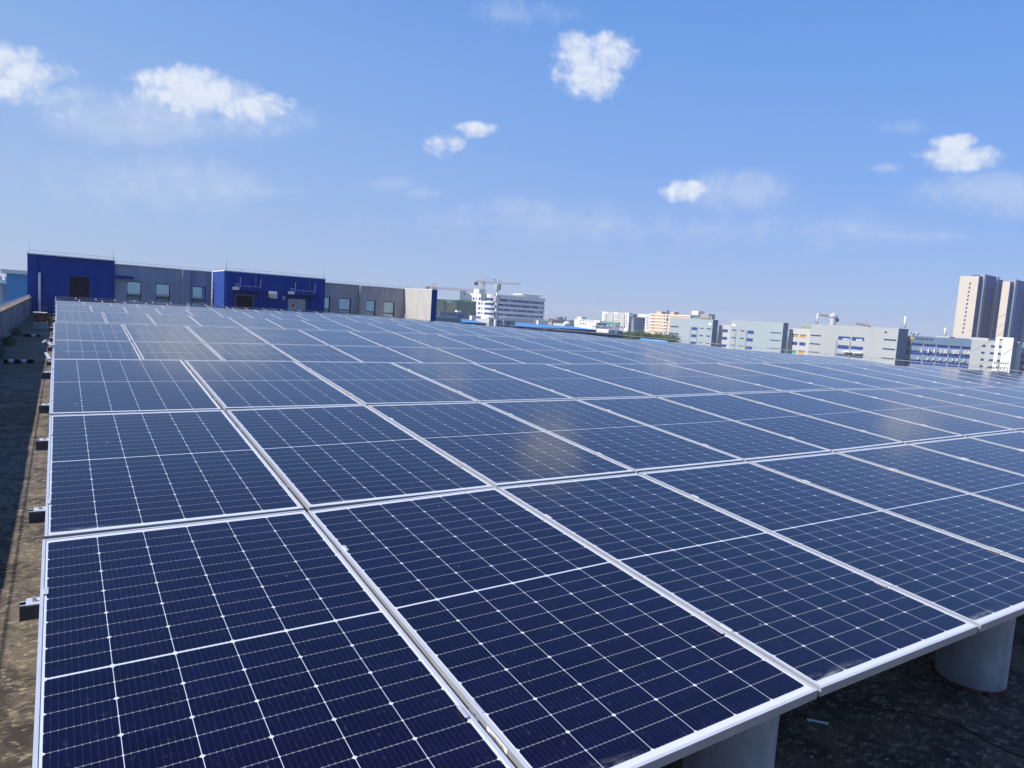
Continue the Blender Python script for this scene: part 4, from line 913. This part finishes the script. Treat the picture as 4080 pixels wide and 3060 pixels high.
# mobile-phone mast
P = at_y(1984, 1122, 190); Q = at_y(1975.3, 1303, 190); Q.x, Q.y = P.x, P.y; k_ = P.y / 190
e = empty('white_monopole', (P.x, P.y, BOTTOM), 'tall white monopole with two drum antennas and small blue lamps', 'mast')
zt_ = P.z
def zq(v): return at_y(1980, v, 190).z
b = MB(); b.tube((P.x, P.y, BOTTOM), (P.x, P.y, zq(1200)), .52, .42, n=16).tube((P.x, P.y, zq(1200)), (P.x, P.y, zq(1122)), .38, .25, n=16).tube((P.x, P.y, zq(1122)), (P.x, P.y, zq(1102)), .09, .05, n=6); o = b.build('pole', MAT['offwhite'], e); smooth_by(o)
for v0, v1 in ((1132, 1156), (1178, 1201)):
    b = MB(); z0, z1 = zq(v1), zq(v0)
    for i in range(8): t_ = 2 * math.pi * i / 8; c_ = Vector((P.x + .72 * math.cos(t_), P.y + .72 * math.sin(t_), 0)); b.box(c_.x - .26, c_.x + .26, c_.y - .26, c_.y + .26, z0, z1)
    b.build('drum_antenna', MAT['paleg'], e)
b = MB()
for v in (1220, 1246, 1253, 1262): z = zq(v); b.box(P.x - .85, P.x - .5, P.y - .3, P.y + .1, z - .5, z + .5).box(P.x + .5, P.x + .8, P.y - .3, P.y + .1, z - .35, z + .35)
b.build('equipment_boxes', MAT['paleg'], e)
for dx_, dy_ in ((-1.7, .1), (1.35, .2), (1.0, -.5)):
    b = MB(); z = zq(1116); b.tube((P.x, P.y, z - .7), (P.x + dx_ * .7, P.y + dy_, z), .06, n=5).bar((P.x + dx_ * .6, P.y + dy_, z + .05), (P.x + dx_, P.y + dy_, z + .25), .35, .12); b.build('lamp_arm', MAT['bluegrey'], e)

# ---- far housing
Bx = Bld('old_grey_block', 'old grey brown block with rooftop tanks low on the skyline', 'building', None, 2186, 2200, 2289, 1272, MAT['brownish'], MAT['brownish'], Y=760, shady=[Z6(165 + i * 40, 338, 188 + i * 40, 358) for i in range(9)]).windows(fw=.2)
for i, r in enumerate((Z6(135, 292, 222, 318), Z6(285, 296, 392, 330), Z6(500, 318, 545, 340))): Bx.onroof('roof_house', r, MAT['brownish'], 'y', 2, 10)
for i, u in enumerate((293, 335, 368, 428)):
    b = MB(); p = Bx.FY.px(*Z6(u, 265)); b.box(p[0] - .9, p[0] + .9, Bx.y0 + 3, Bx.y0 + 5, Bx.zt, p[1]); b.build('roof_stack', MAT['slate'], Bx.e)
yblock('pale_low_roof', 'pale flat roofed block with a dome in front of the old grey block', Z6(390, 385, 545, 450), 560, MAT['paleg'], depth=20)
p = at_y(*Z6(425, 385), 565); b = MB(); n = 12
vs = [(p.x + 4.5 * math.cos(2 * math.pi * i / n) * math.cos(j * math.pi / 10), p.y + 4.5 * math.sin(2 * math.pi * i / n) * math.cos(j * math.pi / 10), p.z - 1.5 + 4.5 * math.sin(j * math.pi / 10)) for j in range(6) for i in range(n)]
b.add(vs, [(j * n + i, j * n + (i + 1) % n, (j + 1) * n + (i + 1) % n, (j + 1) * n + i) for j in range(5) for i in range(n)])
tag(b.build('dome_roof', MAT['paleg'], smooth=True), 'pale grey dome on the flat roofed block below the old grey block', 'dome')
Bw = Bld('white_works_building', 'long white works building with a small roof tower and square windows', 'building', 560, 2289, 2392, 2398, 1274, MAT['offwhite'], group=None,
         sunny=[Z6(648 + i * 41, 318 + i * 3, 666 + i * 41, 338 + i * 3) for i in range(6)] + [Z6(645 + i * 41, 364 + i * 3, 663 + i * 41, 392 + i * 3) for i in range(5)]).windows(fw=.2)
Bw.onroof('roof_tower', Z6(583, 260, 655, 300), MAT['offwhite'], 'x', 1, 9)
Bg = Bld('green_roofed_hall', 'low hall with a dark green roof behind the pole cluster', 'building', 600, 2396, 2466, 2470, 1284, MAT['greyblue']); Bg.band('green_roof', .8, MAT['tealnet'], 2.0, .5)
yblock('white_low_hall', 'small white hall with window strip before the green roofed hall', Z6(920, 358, 1115, 450), 420, MAT['offwhite'], [Z6(940, 378, 1090, 408)], depth=12, nv=8)
b = MB(); rr = random.Random(11)
for i in range(16):
    u = 855 + i * 35 + rr.uniform(-10, 10); P = at_y(*Z6(u, 430 + rr.uniform(-15, 15)), 400); e = empty('site_pole', (P.x, P.y, BOTTOM), 'thin pole with a small round lamp in the cluster before the white housing', 'pole', 'small lamp poles before the white housing')
    b = MB(); b.tube((P.x, P.y, BOTTOM), P, .16, n=5); b.build('post', MAT['wire'], e); b = MB(); b.tube(P + Vector((0, -.3, -.5)), P + Vector((0, -.3, .8)), .75, n=8); b.build('lamp', MAT['paleg'] if i % 3 else MAT['curtain'], e)
# white and grey apartment slabs
wa = []
for k, (u, c) in enumerate(((1046, 4), (1235, 4), (1255, 4), (1425, 5))):
    for j in range(c): wa.append(Z6(u, 222 + j * 44 + (u - 1040) * .03, u + 10, 250 + j * 44 + (u - 1040) * .03))
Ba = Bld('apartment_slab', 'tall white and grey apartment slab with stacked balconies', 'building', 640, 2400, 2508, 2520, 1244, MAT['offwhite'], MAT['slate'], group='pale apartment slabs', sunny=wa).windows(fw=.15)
for r in (Z6(1108, 180, 1192, 390), Z6(1300, 190, 1378, 430)):
    q = Ba.FX.rect(r); b = MB(); Ba.FX.slab(b, q[0], q[1], BOTTOM, q[3], -.6, 4); b.build('grey_shaft', MAT['paleg'], Ba.e)
b = MB()
for u in (1082, 1200, 1285, 1392):
    for j in range(6): q = Ba.FX.rect(Z6(u - 12, 236 + j * 38, u + 18, 250 + j * 38)); Ba.FX.slab(b, q[0], q[1], q[2], q[3], -1.4, -.01)
b.build('balconies', MAT['offwhite'], Ba.e)
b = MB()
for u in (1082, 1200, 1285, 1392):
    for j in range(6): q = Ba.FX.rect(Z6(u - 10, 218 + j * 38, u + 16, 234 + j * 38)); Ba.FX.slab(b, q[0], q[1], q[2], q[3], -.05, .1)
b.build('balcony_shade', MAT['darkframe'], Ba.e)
Bc = Bld('office_slab', 'blue grey office slab with a grid of dark windows beside the white apartments', 'building', None, 2520, 2530, 2572, 1262, MAT['greyblue'], MAT['greyblue'], Y=585,
         shady=[Z6(1548 + i * 34, 295 + j * 46 + i * 1.5, 1568 + i * 34, 327 + j * 46 + i * 1.5) for i in range(6) for j in range(4)]).windows(fw=.2)
Bc.onroof('roof_house', Z6(1555, 218, 1615, 260), MAT['slate'], 'y', 1, 8)
Be = Bld('apartment_slab', 'second white apartment slab partly behind the peach block', 'building', 660, 2542, 2589, 2592, 1252, MAT['offwhite'], MAT['slate'], group='pale apartment slabs', sunny=[Z6(1770 + (i % 2) * 32, 265 + (i // 2) * 45, 1790 + (i % 2) * 32, 290 + (i // 2) * 45) for i in range(10)]).windows(fw=.15)
Be.onroof('roof_house', Z6(1645, 220, 1685, 250), MAT['offwhite'], 'x', 1, 8)
# peach block
wp = [Z6(u, v + j * 54, u + 20, v + 18 + j * 54) for u, v in ((1870, 236), (2064, 244)) for j in range(6)]
Bp = Bld('peach_block', 'peach coloured seven storey block with white floor bands', 'building', 540, 2588, 2753, 2760, 1252, MAT['peach'], MAT['peach'], sunny=wp).windows(fw=.2)
b = MB()
for j in range(7): z = Bp.FX.px(*Z6(1830, 213 + j * 53))[1]; Bp.FX.slab(b, -Bp.y1 - .3, -Bp.y0, z - .9, z, -.5, -.01)
b.build('floor_bands', MAT['offwhite'], Bp.e)
for r in (Z6(1915, 170, 2000, 210), Z6(2165, 178, 2212, 215)): Bp.onroof('roof_house', r, MAT['peach'], 'x', 2, 9)
Bd = Bld('brown_glass_block', 'brown and glass block peeping over the first factory block', 'building', 560, 2754, 2838, 2844, 1256, MAT['greyblue'], MAT['brownish'], sunny=[Z7(458 + i * 25, 112, 478 + i * 25, 130) for i in range(6)]).windows(fw=.2)
q = Bd.FX.rect(Z7(607, 78, 735, 160)); b = MB(); Bd.FX.slab(b, q[0], q[1], q[2], q[3], -1, 8); b.build('brown_wing', MAT['brownish'], Bd.e)
q = Bd.FX.rect(Z7(452, 30, 550, 92)); b = MB(); Bd.FX.slab(b, q[0], q[1], q[2] - 1, q[3], 1, 10); b.build('white_roof_house', MAT['offwhite'], Bd.e)
P, Q = at_x(2662, 1236, 430), at_x(2655, 1330, 430)
e = empty('grey_monopole', (P.x, P.y, BOTTOM), 'thin grey monopole in front of the peach block', 'mast'); b = MB(); b.tube((P.x, P.y, BOTTOM), P, .55, .35, n=8); b.build('pole', MAT['wire'], e)
b = MB(); b.tube(P - Vector((0, 0, 3)), P, .9, n=8).tube(P - Vector((0, 0, 9)), P - Vector((0, 0, 6.5)), .8, n=8).tube(P, P + Vector((0, 0, 4)), .1, n=4); b.build('antennas', MAT['slate'], e)

# ---- sandy high-rise pair
def tower(u0, u1, u2, vt, X, lab, wins, pil):
    Tt = Bld('sandy_tower', lab, 'tower block', X, u0, u1, u2, vt, MAT['sand'], MAT['glassnavy'], group='sandy high-rise towers', sunny=wins).windows(fw=.15, nv=1)
    for (ua, ub, up) in pil:
        q0 = Tt.FY.px(ua, up)[0]; q1 = Tt.FY.px(ub, up)[0]; b = MB(); Tt.FY.slab(b, q0, q1, BOTTOM, Tt.FY.px((ua + ub) / 2, up)[1], -1.2, 1.5); b.build('pilaster', plain('tower_pilaster', (.24, .30, .38), .7, 0, .05, .05), Tt.e)
    if len(pil) > 1:
        q0 = Tt.FY.px(pil[0][1], pil[0][2])[0]; q1 = Tt.FY.px(pil[1][0], pil[0][2])[0]; b = MB(); zt0 = Tt.FY.px(pil[0][1], pil[0][2] + 2)[1]; Tt.FY.slab(b, q0 + .01, q1 - .01, Tt.zt - 6, zt0, -.5, (Tt.y1 - Tt.y0) * .7); b.build('raised_bay', MAT['glassnavy'], Tt.e)
    b = MB(); n = 20; H = Tt.zt - BOTTOM; x0, x1 = Tt.x0 + .5, Tt.x1
    for i in range(n): z = BOTTOM + H * (i + .5) / n; Tt.FY.slab(b, x0, x1, z, z + .35, -.12, -.01)
    m_ = int((x1 - x0) / 4)
    b.build('floor_lines', plain('tower_spandrel', (.035, .09, .27), .5, 0, .05, .05), Tt.e)
    return Tt
wt = [ZT(613 - i * 8.9, 247 + i * 61, 632 - i * 8.9, 280 + i * 61) for i in range(13)]
tower(3826, 3901.5, 3999, 1099.8, 450, 'sandy high-rise with one column of small windows on its sunlit side', wt, [(3917, 3926, 1093), (3967, 3974, 1103)])
tower(3996, 4026, 4150, 1121, 452, 'second sandy high-rise at the edge of the view with dark glass front', [], [(4040, 4050, 1114), (4094, 4102, 1125)])

# ---- blue block with air conditioners, white slab, last blocks
FX_ = Face('x', 345)
wb = []
for j, (v0, v1) in enumerate(((990, 1042), (1092, 1140), (1192, 1243))):
    for i, (ua, ub) in enumerate(((835, 900), (922, 1040), (1062, 1182), (1205, 1318), (1342, 1450), (1472, 1575))):
        dv = (ua - 922) * .075; sh = -j * 11; wb.append(Z9(ua + sh, v0 + dv, ub + sh, v1 + dv + 8))
Bk = Bld('blue_workshop_block', 'blue grey block with window bays and rows of air conditioners', 'building', 345, 3600, 3872, 3880, 1346, MAT['bluegrey'], MAT['slate'], sunny=wb, rev=.5).windows(fw=.15, nv=4, depth=.45)
b = MB(); q = Bk.FX.rect(Z9(900, 935, 1590, 985)); Bk.FX.slab(b, q[0], q[1], Bk.zt - 3.2, Bk.zt + .3, -.25, -.01); b.build('fascia', plain('fascia_blue', (.10, .17, .27), .8, 0, .05, .1), Bk.e)
s_ = Bk.FX.rect(Z9(900, 948, 990, 978)); b = MB(); Bk.FX.slab(b, s_[0], s_[0] + 2.2, s_[2], s_[3], -.45, -.27); b.mat(1); Bk.FX.slab(b, s_[0] + .2, s_[0] + 1.6, s_[3], s_[3] + .8, -.45, -.27); b.mat(2)
for i in range(4): Bk.FX.slab(b, s_[0] + 3.2 + i * 2.1, s_[0] + 4.7 + i * 2.1, s_[2] + .3, s_[3] - .2, -.42, -.27)
b.build('roof_sign', [plain('sign_orange', (.7, .28, .03), .6), plain('sign_green', (.03, .35, .2), .6), MAT['darkframe']], Bk.e)
def ac_unit(u, v, lab):
    P = at_x(u, v, 344.2); e = empty('air_conditioner', P, lab, 'air conditioner', 'air conditioners on the blue block'); b = MB()
    b.box(P.x, P.x + .6, P.y - .45, P.y + .45, P.z, P.z + .8); b.build('casing', MAT['offwhite'], e)
    b = MB(); b.tube((P.x - .02, P.y + .12, P.z + .4), (P.x - .005, P.y + .12, P.z + .4), .28, n=12); b.build('fan_grille', MAT['alu_dark'], e)
for i, u in enumerate((1022, 1098, 1165, 1237, 1273, 1299, 1372, 1398, 1430, 1502, 1534, 1557)):
    for k, v in enumerate((1090, 1112)): ac_unit(*Z9(u - k * 3, v + (u - 1022) * .045 + 4), '%s air conditioner, %s in its stack, on the middle floor of the blue block' % (ORD[i + 1], ('upper', 'lower')[k]))
for i, u in enumerate((985, 1090, 1155, 1227, 1292, 1362, 1412, 1490, 1547)): ac_unit(*Z9(u, 1192 + (u - 985) * .045), '%s air conditioner along the lower floor of the blue block' % ORD[i + 1])
P = at_x(3640, 1333, 352); e = empty('roof_ducts', P, 'bent pale duct pipes on the roof by the orange and green sign', 'duct pipes'); b = MB()
for k in range(3):
    y = P.y - 1.7 * k; b.tube((352, y, Bk.zt), (352, y, Bk.zt + 1.6), .4, n=8).tube((352, y, Bk.zt + 1.6), (351, y + 1, Bk.zt + 2.1), .4, n=8).tube((351, y + 1, Bk.zt + 2.1), (350.6, y + 1.6, Bk.zt + 1.2), .4, n=8)
b.build('ducts', MAT['alu'], e)
for r, lab in ((Z9(1180, 935, 1335, 975), 'low pale roof room above the blue block, nearer its sign'), (Z9(1400, 940, 1760, 1000), 'long pale roof plant room above the blue block, below the sandy tower')):
    F = Face('x', 356); q = F.rect(r); b = MB(); F.slab(b, q[0], q[1], Bk.zt - 2, q[3], 0, 7); e = empty('roof_plant_room', F.pt(q[0], Bk.zt), lab, 'roof room'); b.build('wall', MAT['paleg'], e)
    b = MB(); F.slab(b, q[0] + 1, q[0] + 6, q[3] - 2.2, q[3] - .8, -.2, 0); F.slab(b, (q[0] + q[1]) / 2 + 2, q[1] - 2, q[3] - 2.6, q[3] - .9, -.2, 0); b.build('window', MAT['glassnavy'], e)
wc = [ZT(808, 1182, 853, 1220), ZT(793, 1285, 838, 1322), ZT(780, 1387, 826, 1425), ZT(765, 1488, 812, 1524), ZT(938, 1190, 1003, 1228), ZT(922, 1292, 990, 1332), ZT(907, 1398, 973, 1436), ZT(893, 1502, 958, 1538)]
Bm = Bld('sage_end_block', 'sage grey block with two window columns beside the blue block', 'building', 335, 3872, 3976, 3985, 1355, MAT['sage2'], MAT['slate'], sunny=wc).windows(nv=2)
Bn = Bld('white_slab_block', 'tall white sunlit slab with a dark slot of windows', 'building', 325, 3969, 4040, 4053, 1344, MAT['offwhite'], MAT['bluegrey'], sunny=[ZT(1066, 1096, 1112, 1122), ZT(1055, 1197, 1098, 1236), ZT(1040, 1303, 1083, 1342), ZT(1028, 1408, 1070, 1448), ZT(1015, 1505, 1055, 1540)]).windows(nv=2)
for a_, c_ in zip([ZT(1062, 1122), ZT(1050, 1236), ZT(1036, 1342), ZT(1024, 1448)], [ZT(1100, 1197), ZT(1088, 1303), ZT(1072, 1408), ZT(1060, 1505)]):
    q = Bn.FX.rect((*a_, *c_)); b = MB(); Bn.FX.slab(b, q[0], q[1], q[2], q[3], -.1, -.01); b.build('grey_slot_panel', MAT['paleg'], Bn.e)
Bo = Bld('sage_sliver_block', 'narrow sage block between the white slab and the balcony block', 'building', 330, 4054, 4064, 4075, 1362, MAT['sage2'])
wd = [ZT(1392 - j * 8, 1235 + j * 103, 1433 + 60, 1275 + j * 103) for j in range(4)]
Bq = Bld('balcony_block', 'blue block with stacked balconies at the edge of the view', 'building', 335, 4066, 4160, 4170, 1366, MAT['bluegrey'], MAT['slate'], sunny=wd).windows(nv=4)
b = MB()
for j in range(4): q = Bq.FX.rect(ZT(1380 - j * 8, 1275 + j * 103, 1490, 1330 + j * 103)); Bq.FX.slab(b, q[0], q[1], q[2], q[3], -1.3, -.01)
b.build('balconies', MAT['bluegrey'], Bq.e)

# ---- power line and its pole
P = at_x(*ZT(1062, 1440), 120); e = empty('utility_pole', (P.x, P.y, BOTTOM), 'power line pole with three insulator cross arms before the white slab', 'utility pole'); b = MB(); b.tube((P.x, P.y, BOTTOM), P, .17, .11, n=8); b.build('pole', MAT['wire'], e)
zc_ = []
for k, (ua, va, ub, vb) in enumerate(((985, 1452, 1195, 1462), (870, 1525, 1190, 1530), (955, 1580, 1180, 1588))):
    A, B_ = at_x(*ZT(ua, va), 120), at_x(*ZT(ub, vb), 120); zc_.append((A, B_)); b = MB(); b.bar(A, B_, .09, .09); c_ = b.build('cross_arm', MAT['alu_dark'], e)
    b = MB()
    for i in range(7): q = A + (B_ - A) * i / 6; b.tube(q + Vector((0, 0, -.22)), q + Vector((.1, 0, .20)), .07, .03, n=6)
    b.build('insulators', MAT['alu_dark'], c_)
def wire(P0, P1, sag, lab):
    b = MB(); n = 14; pr = None; P0, P1 = Vector(P0), Vector(P1)
    for i in range(n + 1):
        t_ = i / n; q = P0.lerp(P1, t_) - Vector((0, 0, sag * 4 * t_ * (1 - t_)))
        if pr is not None: b.tube(pr, q, .022, n=4, caps=False)
        pr = q
    tag(b.build('power_cable', MAT['alu_dark'], loc=P0), lab, 'power cable', 'power cables crossing before the towers')
wire(at_x(*ZT(600, 980), 150), at_x(*ZT(1500, 505), 95), .4, 'uppermost power cable crossing the sandy towers')
wire(at_x(*ZT(630, 1075), 150), at_x(*ZT(1500, 645), 95), .5, 'power cable crossing the foot of the sandy towers')
wire(zc_[0][0], at_x(*ZT(1500, 900), 95), .5, 'power cable rising from the top cross arm')
wire(at_x(*ZT(590, 1500), 150), at_x(*ZT(1500, 1085), 95), .8, 'power cable slanting across the sage end block')
wire(at_x(*ZT(600, 1290), 150), at_x(*ZT(1500, 685), 95), .6, 'power cable crossing from the blue block roof to the second tower')

# ---- tree belt and the neighbouring blue ridge roofs
rg = random.Random(21)
for k in range(17):
    u = 2478 + k * 12.4 + rg.uniform(-4, 4); X = 215 + rg.uniform(-14, 16); v = 1322 + rg.uniform(-3, 5) + k * .7
    P = at_x(u, v, X); h = P.z - BOTTOM; r = rg.uniform(2.4, 3.6); e = empty('broadleaf_tree', (X, P.y, BOTTOM), '%s tree along the green belt counting from the navy block' % ORD[k + 1], 'tree', 'trees of the green belt before the factory blocks')
    b = MB(); b.tube((X, P.y, BOTTOM), (X, P.y, BOTTOM + h * .55), .3, .16, n=7)
    for _ in range(4): b.tube((X, P.y, BOTTOM + h * .5), (X + rg.uniform(-1.8, 1.8), P.y + rg.uniform(-1.8, 1.8), BOTTOM + h * .8), .12, .04, n=5)
    b.build('trunk', MAT['bark'], e); b = MB()
    for _ in range(12):
        c_ = (X + rg.uniform(-1, 1) * r * .7, P.y + rg.uniform(-1, 1) * r * .7, P.z - .6 - (rg.random() ** 1.5) * h * .4); leaves(b, c_, 1.9, 1.9, 1.4, 120, .42, rg)
    b.build('crown', MAT['leaf'], e)
P = at_x(*Z6(1510, 640), 75); b = MB(); leaves(b, P + Vector((0, 0, -.6)), 1.2, 2.6, 1.0, 420, .14, rg); leaves(b, P + Vector((0, 3.5, -.9)), 1.0, 2.2, .7, 200, .14, rg); b.tube((P.x, P.y, -6), P, .05, n=5)
tag(b.build('climbing_bush', MAT['weed'], loc=(P.x, P.y, -6)), 'sprawling bush growing over the rail beside the blue ridge pipe', 'bush')
MAT['bluepipe'] = plain('bright_blue_sheet', (.10, .36, .66), .45, 0, .08, .6)
for (a, c, lab) in (((2368, 1343, 2478, 1351), 5, 'blue rounded roof ridge between the navy block and the bush'), ((2553, 1353, 2660, 1366), 5, 'blue rounded roof ridge before the trees and the first factory block')):
    P, Q = at_x(a[0], a[1], 120), at_x(a[2], a[3], 120); Q.z = P.z; r = .32; e = empty('blue_roof_ridge', Q, lab, 'roof ridge', 'blue rounded roof ridges of the neighbouring shed'); b = MB(); b.tube(Q, P, r, n=14); o = b.build('ridge', MAT['bluepipe'], e, True)
    b = MB()
    for i in range(3): q = P.lerp(Q, (i + .5) / 3); b.tube(q, q + Vector((0, .12, 0)), r * 1.06, n=14)
    b.build('joint_rings', MAT['tin'], e)
    b = MB(); b.add([(120.0, P.y, P.z - .1), (120.0, Q.y, P.z - .1), (126, Q.y, P.z - 3), (126, P.y, P.z - 3), (114, Q.y, P.z - 3), (114, P.y, P.z - 3)], [(0, 1, 2, 3), (1, 0, 5, 4)]); b.build('roof_sheet', MAT['tin'], e)

# ---- beyond the parapet
F = Face('y', 78); q = F.rect(Z1(125, 530, 600, 1000)); e = empty('light_blue_hall', (q[0], 78, BOTTOM), 'light blue clad hall with a white roof edge beyond the parapet', 'building')
MAT['ltblue'] = plain('light_blue_cladding', (.10, .32, .62), .6, 0, .06, .3, streak=True)
b = MB(); b.box(q[0], q[1], 78, 92, BOTTOM, q[3]); b.build('wall', MAT['ltblue'], e); b = MB(); b.box(q[0] - .4, q[1], 77.6, 92, q[3] + .001, q[3] + .35); b.build('roof_edge', MAT['offwhite'], e)
F = Face('y', 86); q = F.rect(Z1(-260, 572, 124, 1100)); e = empty('small_grey_hall', (q[0], 86, BOTTOM), 'greyish hall with a pale downpipe at the very edge beyond the light blue hall', 'building')
b = MB(); b.box(q[0], q[1], 86, 96, BOTTOM, q[3]); b.build('wall', plain('lilac_grey_cladding', (.28, .29, .40), .7, 0, .06, .4), e)
p = F.rect(Z1(84, 590, 105, 740)); b = MB(); b.tube(((p[0] + p[1]) / 2, 85.7, p[2]), ((p[0] + p[1]) / 2, 85.7, p[3]), .16, n=8); b.build('downpipe', MAT['offwhite'], e)
p = F.rect(Z1(-200, 640, 52, 715)); b = MB(); F.slab(b, p[0], p[1], p[2], p[3] - .35, -.06, -.01); b.build('window', MAT['darkframe'], e); b = MB(); F.slab(b, p[0], p[1] + .1, p[3] - .35, p[3], -.8, -.01); b.build('canopy', MAT['offwhite'], e)
p = F.rect(Z1(-200, 720, 50, 1100)); b = MB(); F.slab(b, p[0], p[1], p[2], p[3], -.08, -.01); b.build('pale_lower_wall', MAT['sage2'], e)

# ---- the thin summer air
HAZE = 0.00026
m = bpy.data.materials.new('haze_air'); m.use_nodes = True; m.node_tree.nodes.clear()
ho = m.node_tree.nodes.new('ShaderNodeOutputMaterial'); hv = m.node_tree.nodes.new('ShaderNodeVolumePrincipled'); m.node_tree.links.new(hv.outputs[0], ho.inputs['Volume'])
hv.inputs['Density'].default_value = HAZE; hv.inputs['Color'].default_value = (.95, .97, 1.0, 1); hv.inputs['Anisotropy'].default_value = 0
b = MB(); b.box(-2600, 3600, -1600, 4100, GZ - 1, 70); tag(b.build('haze', m), 'thin pale summer haze over the city', 'haze', kind='stuff')
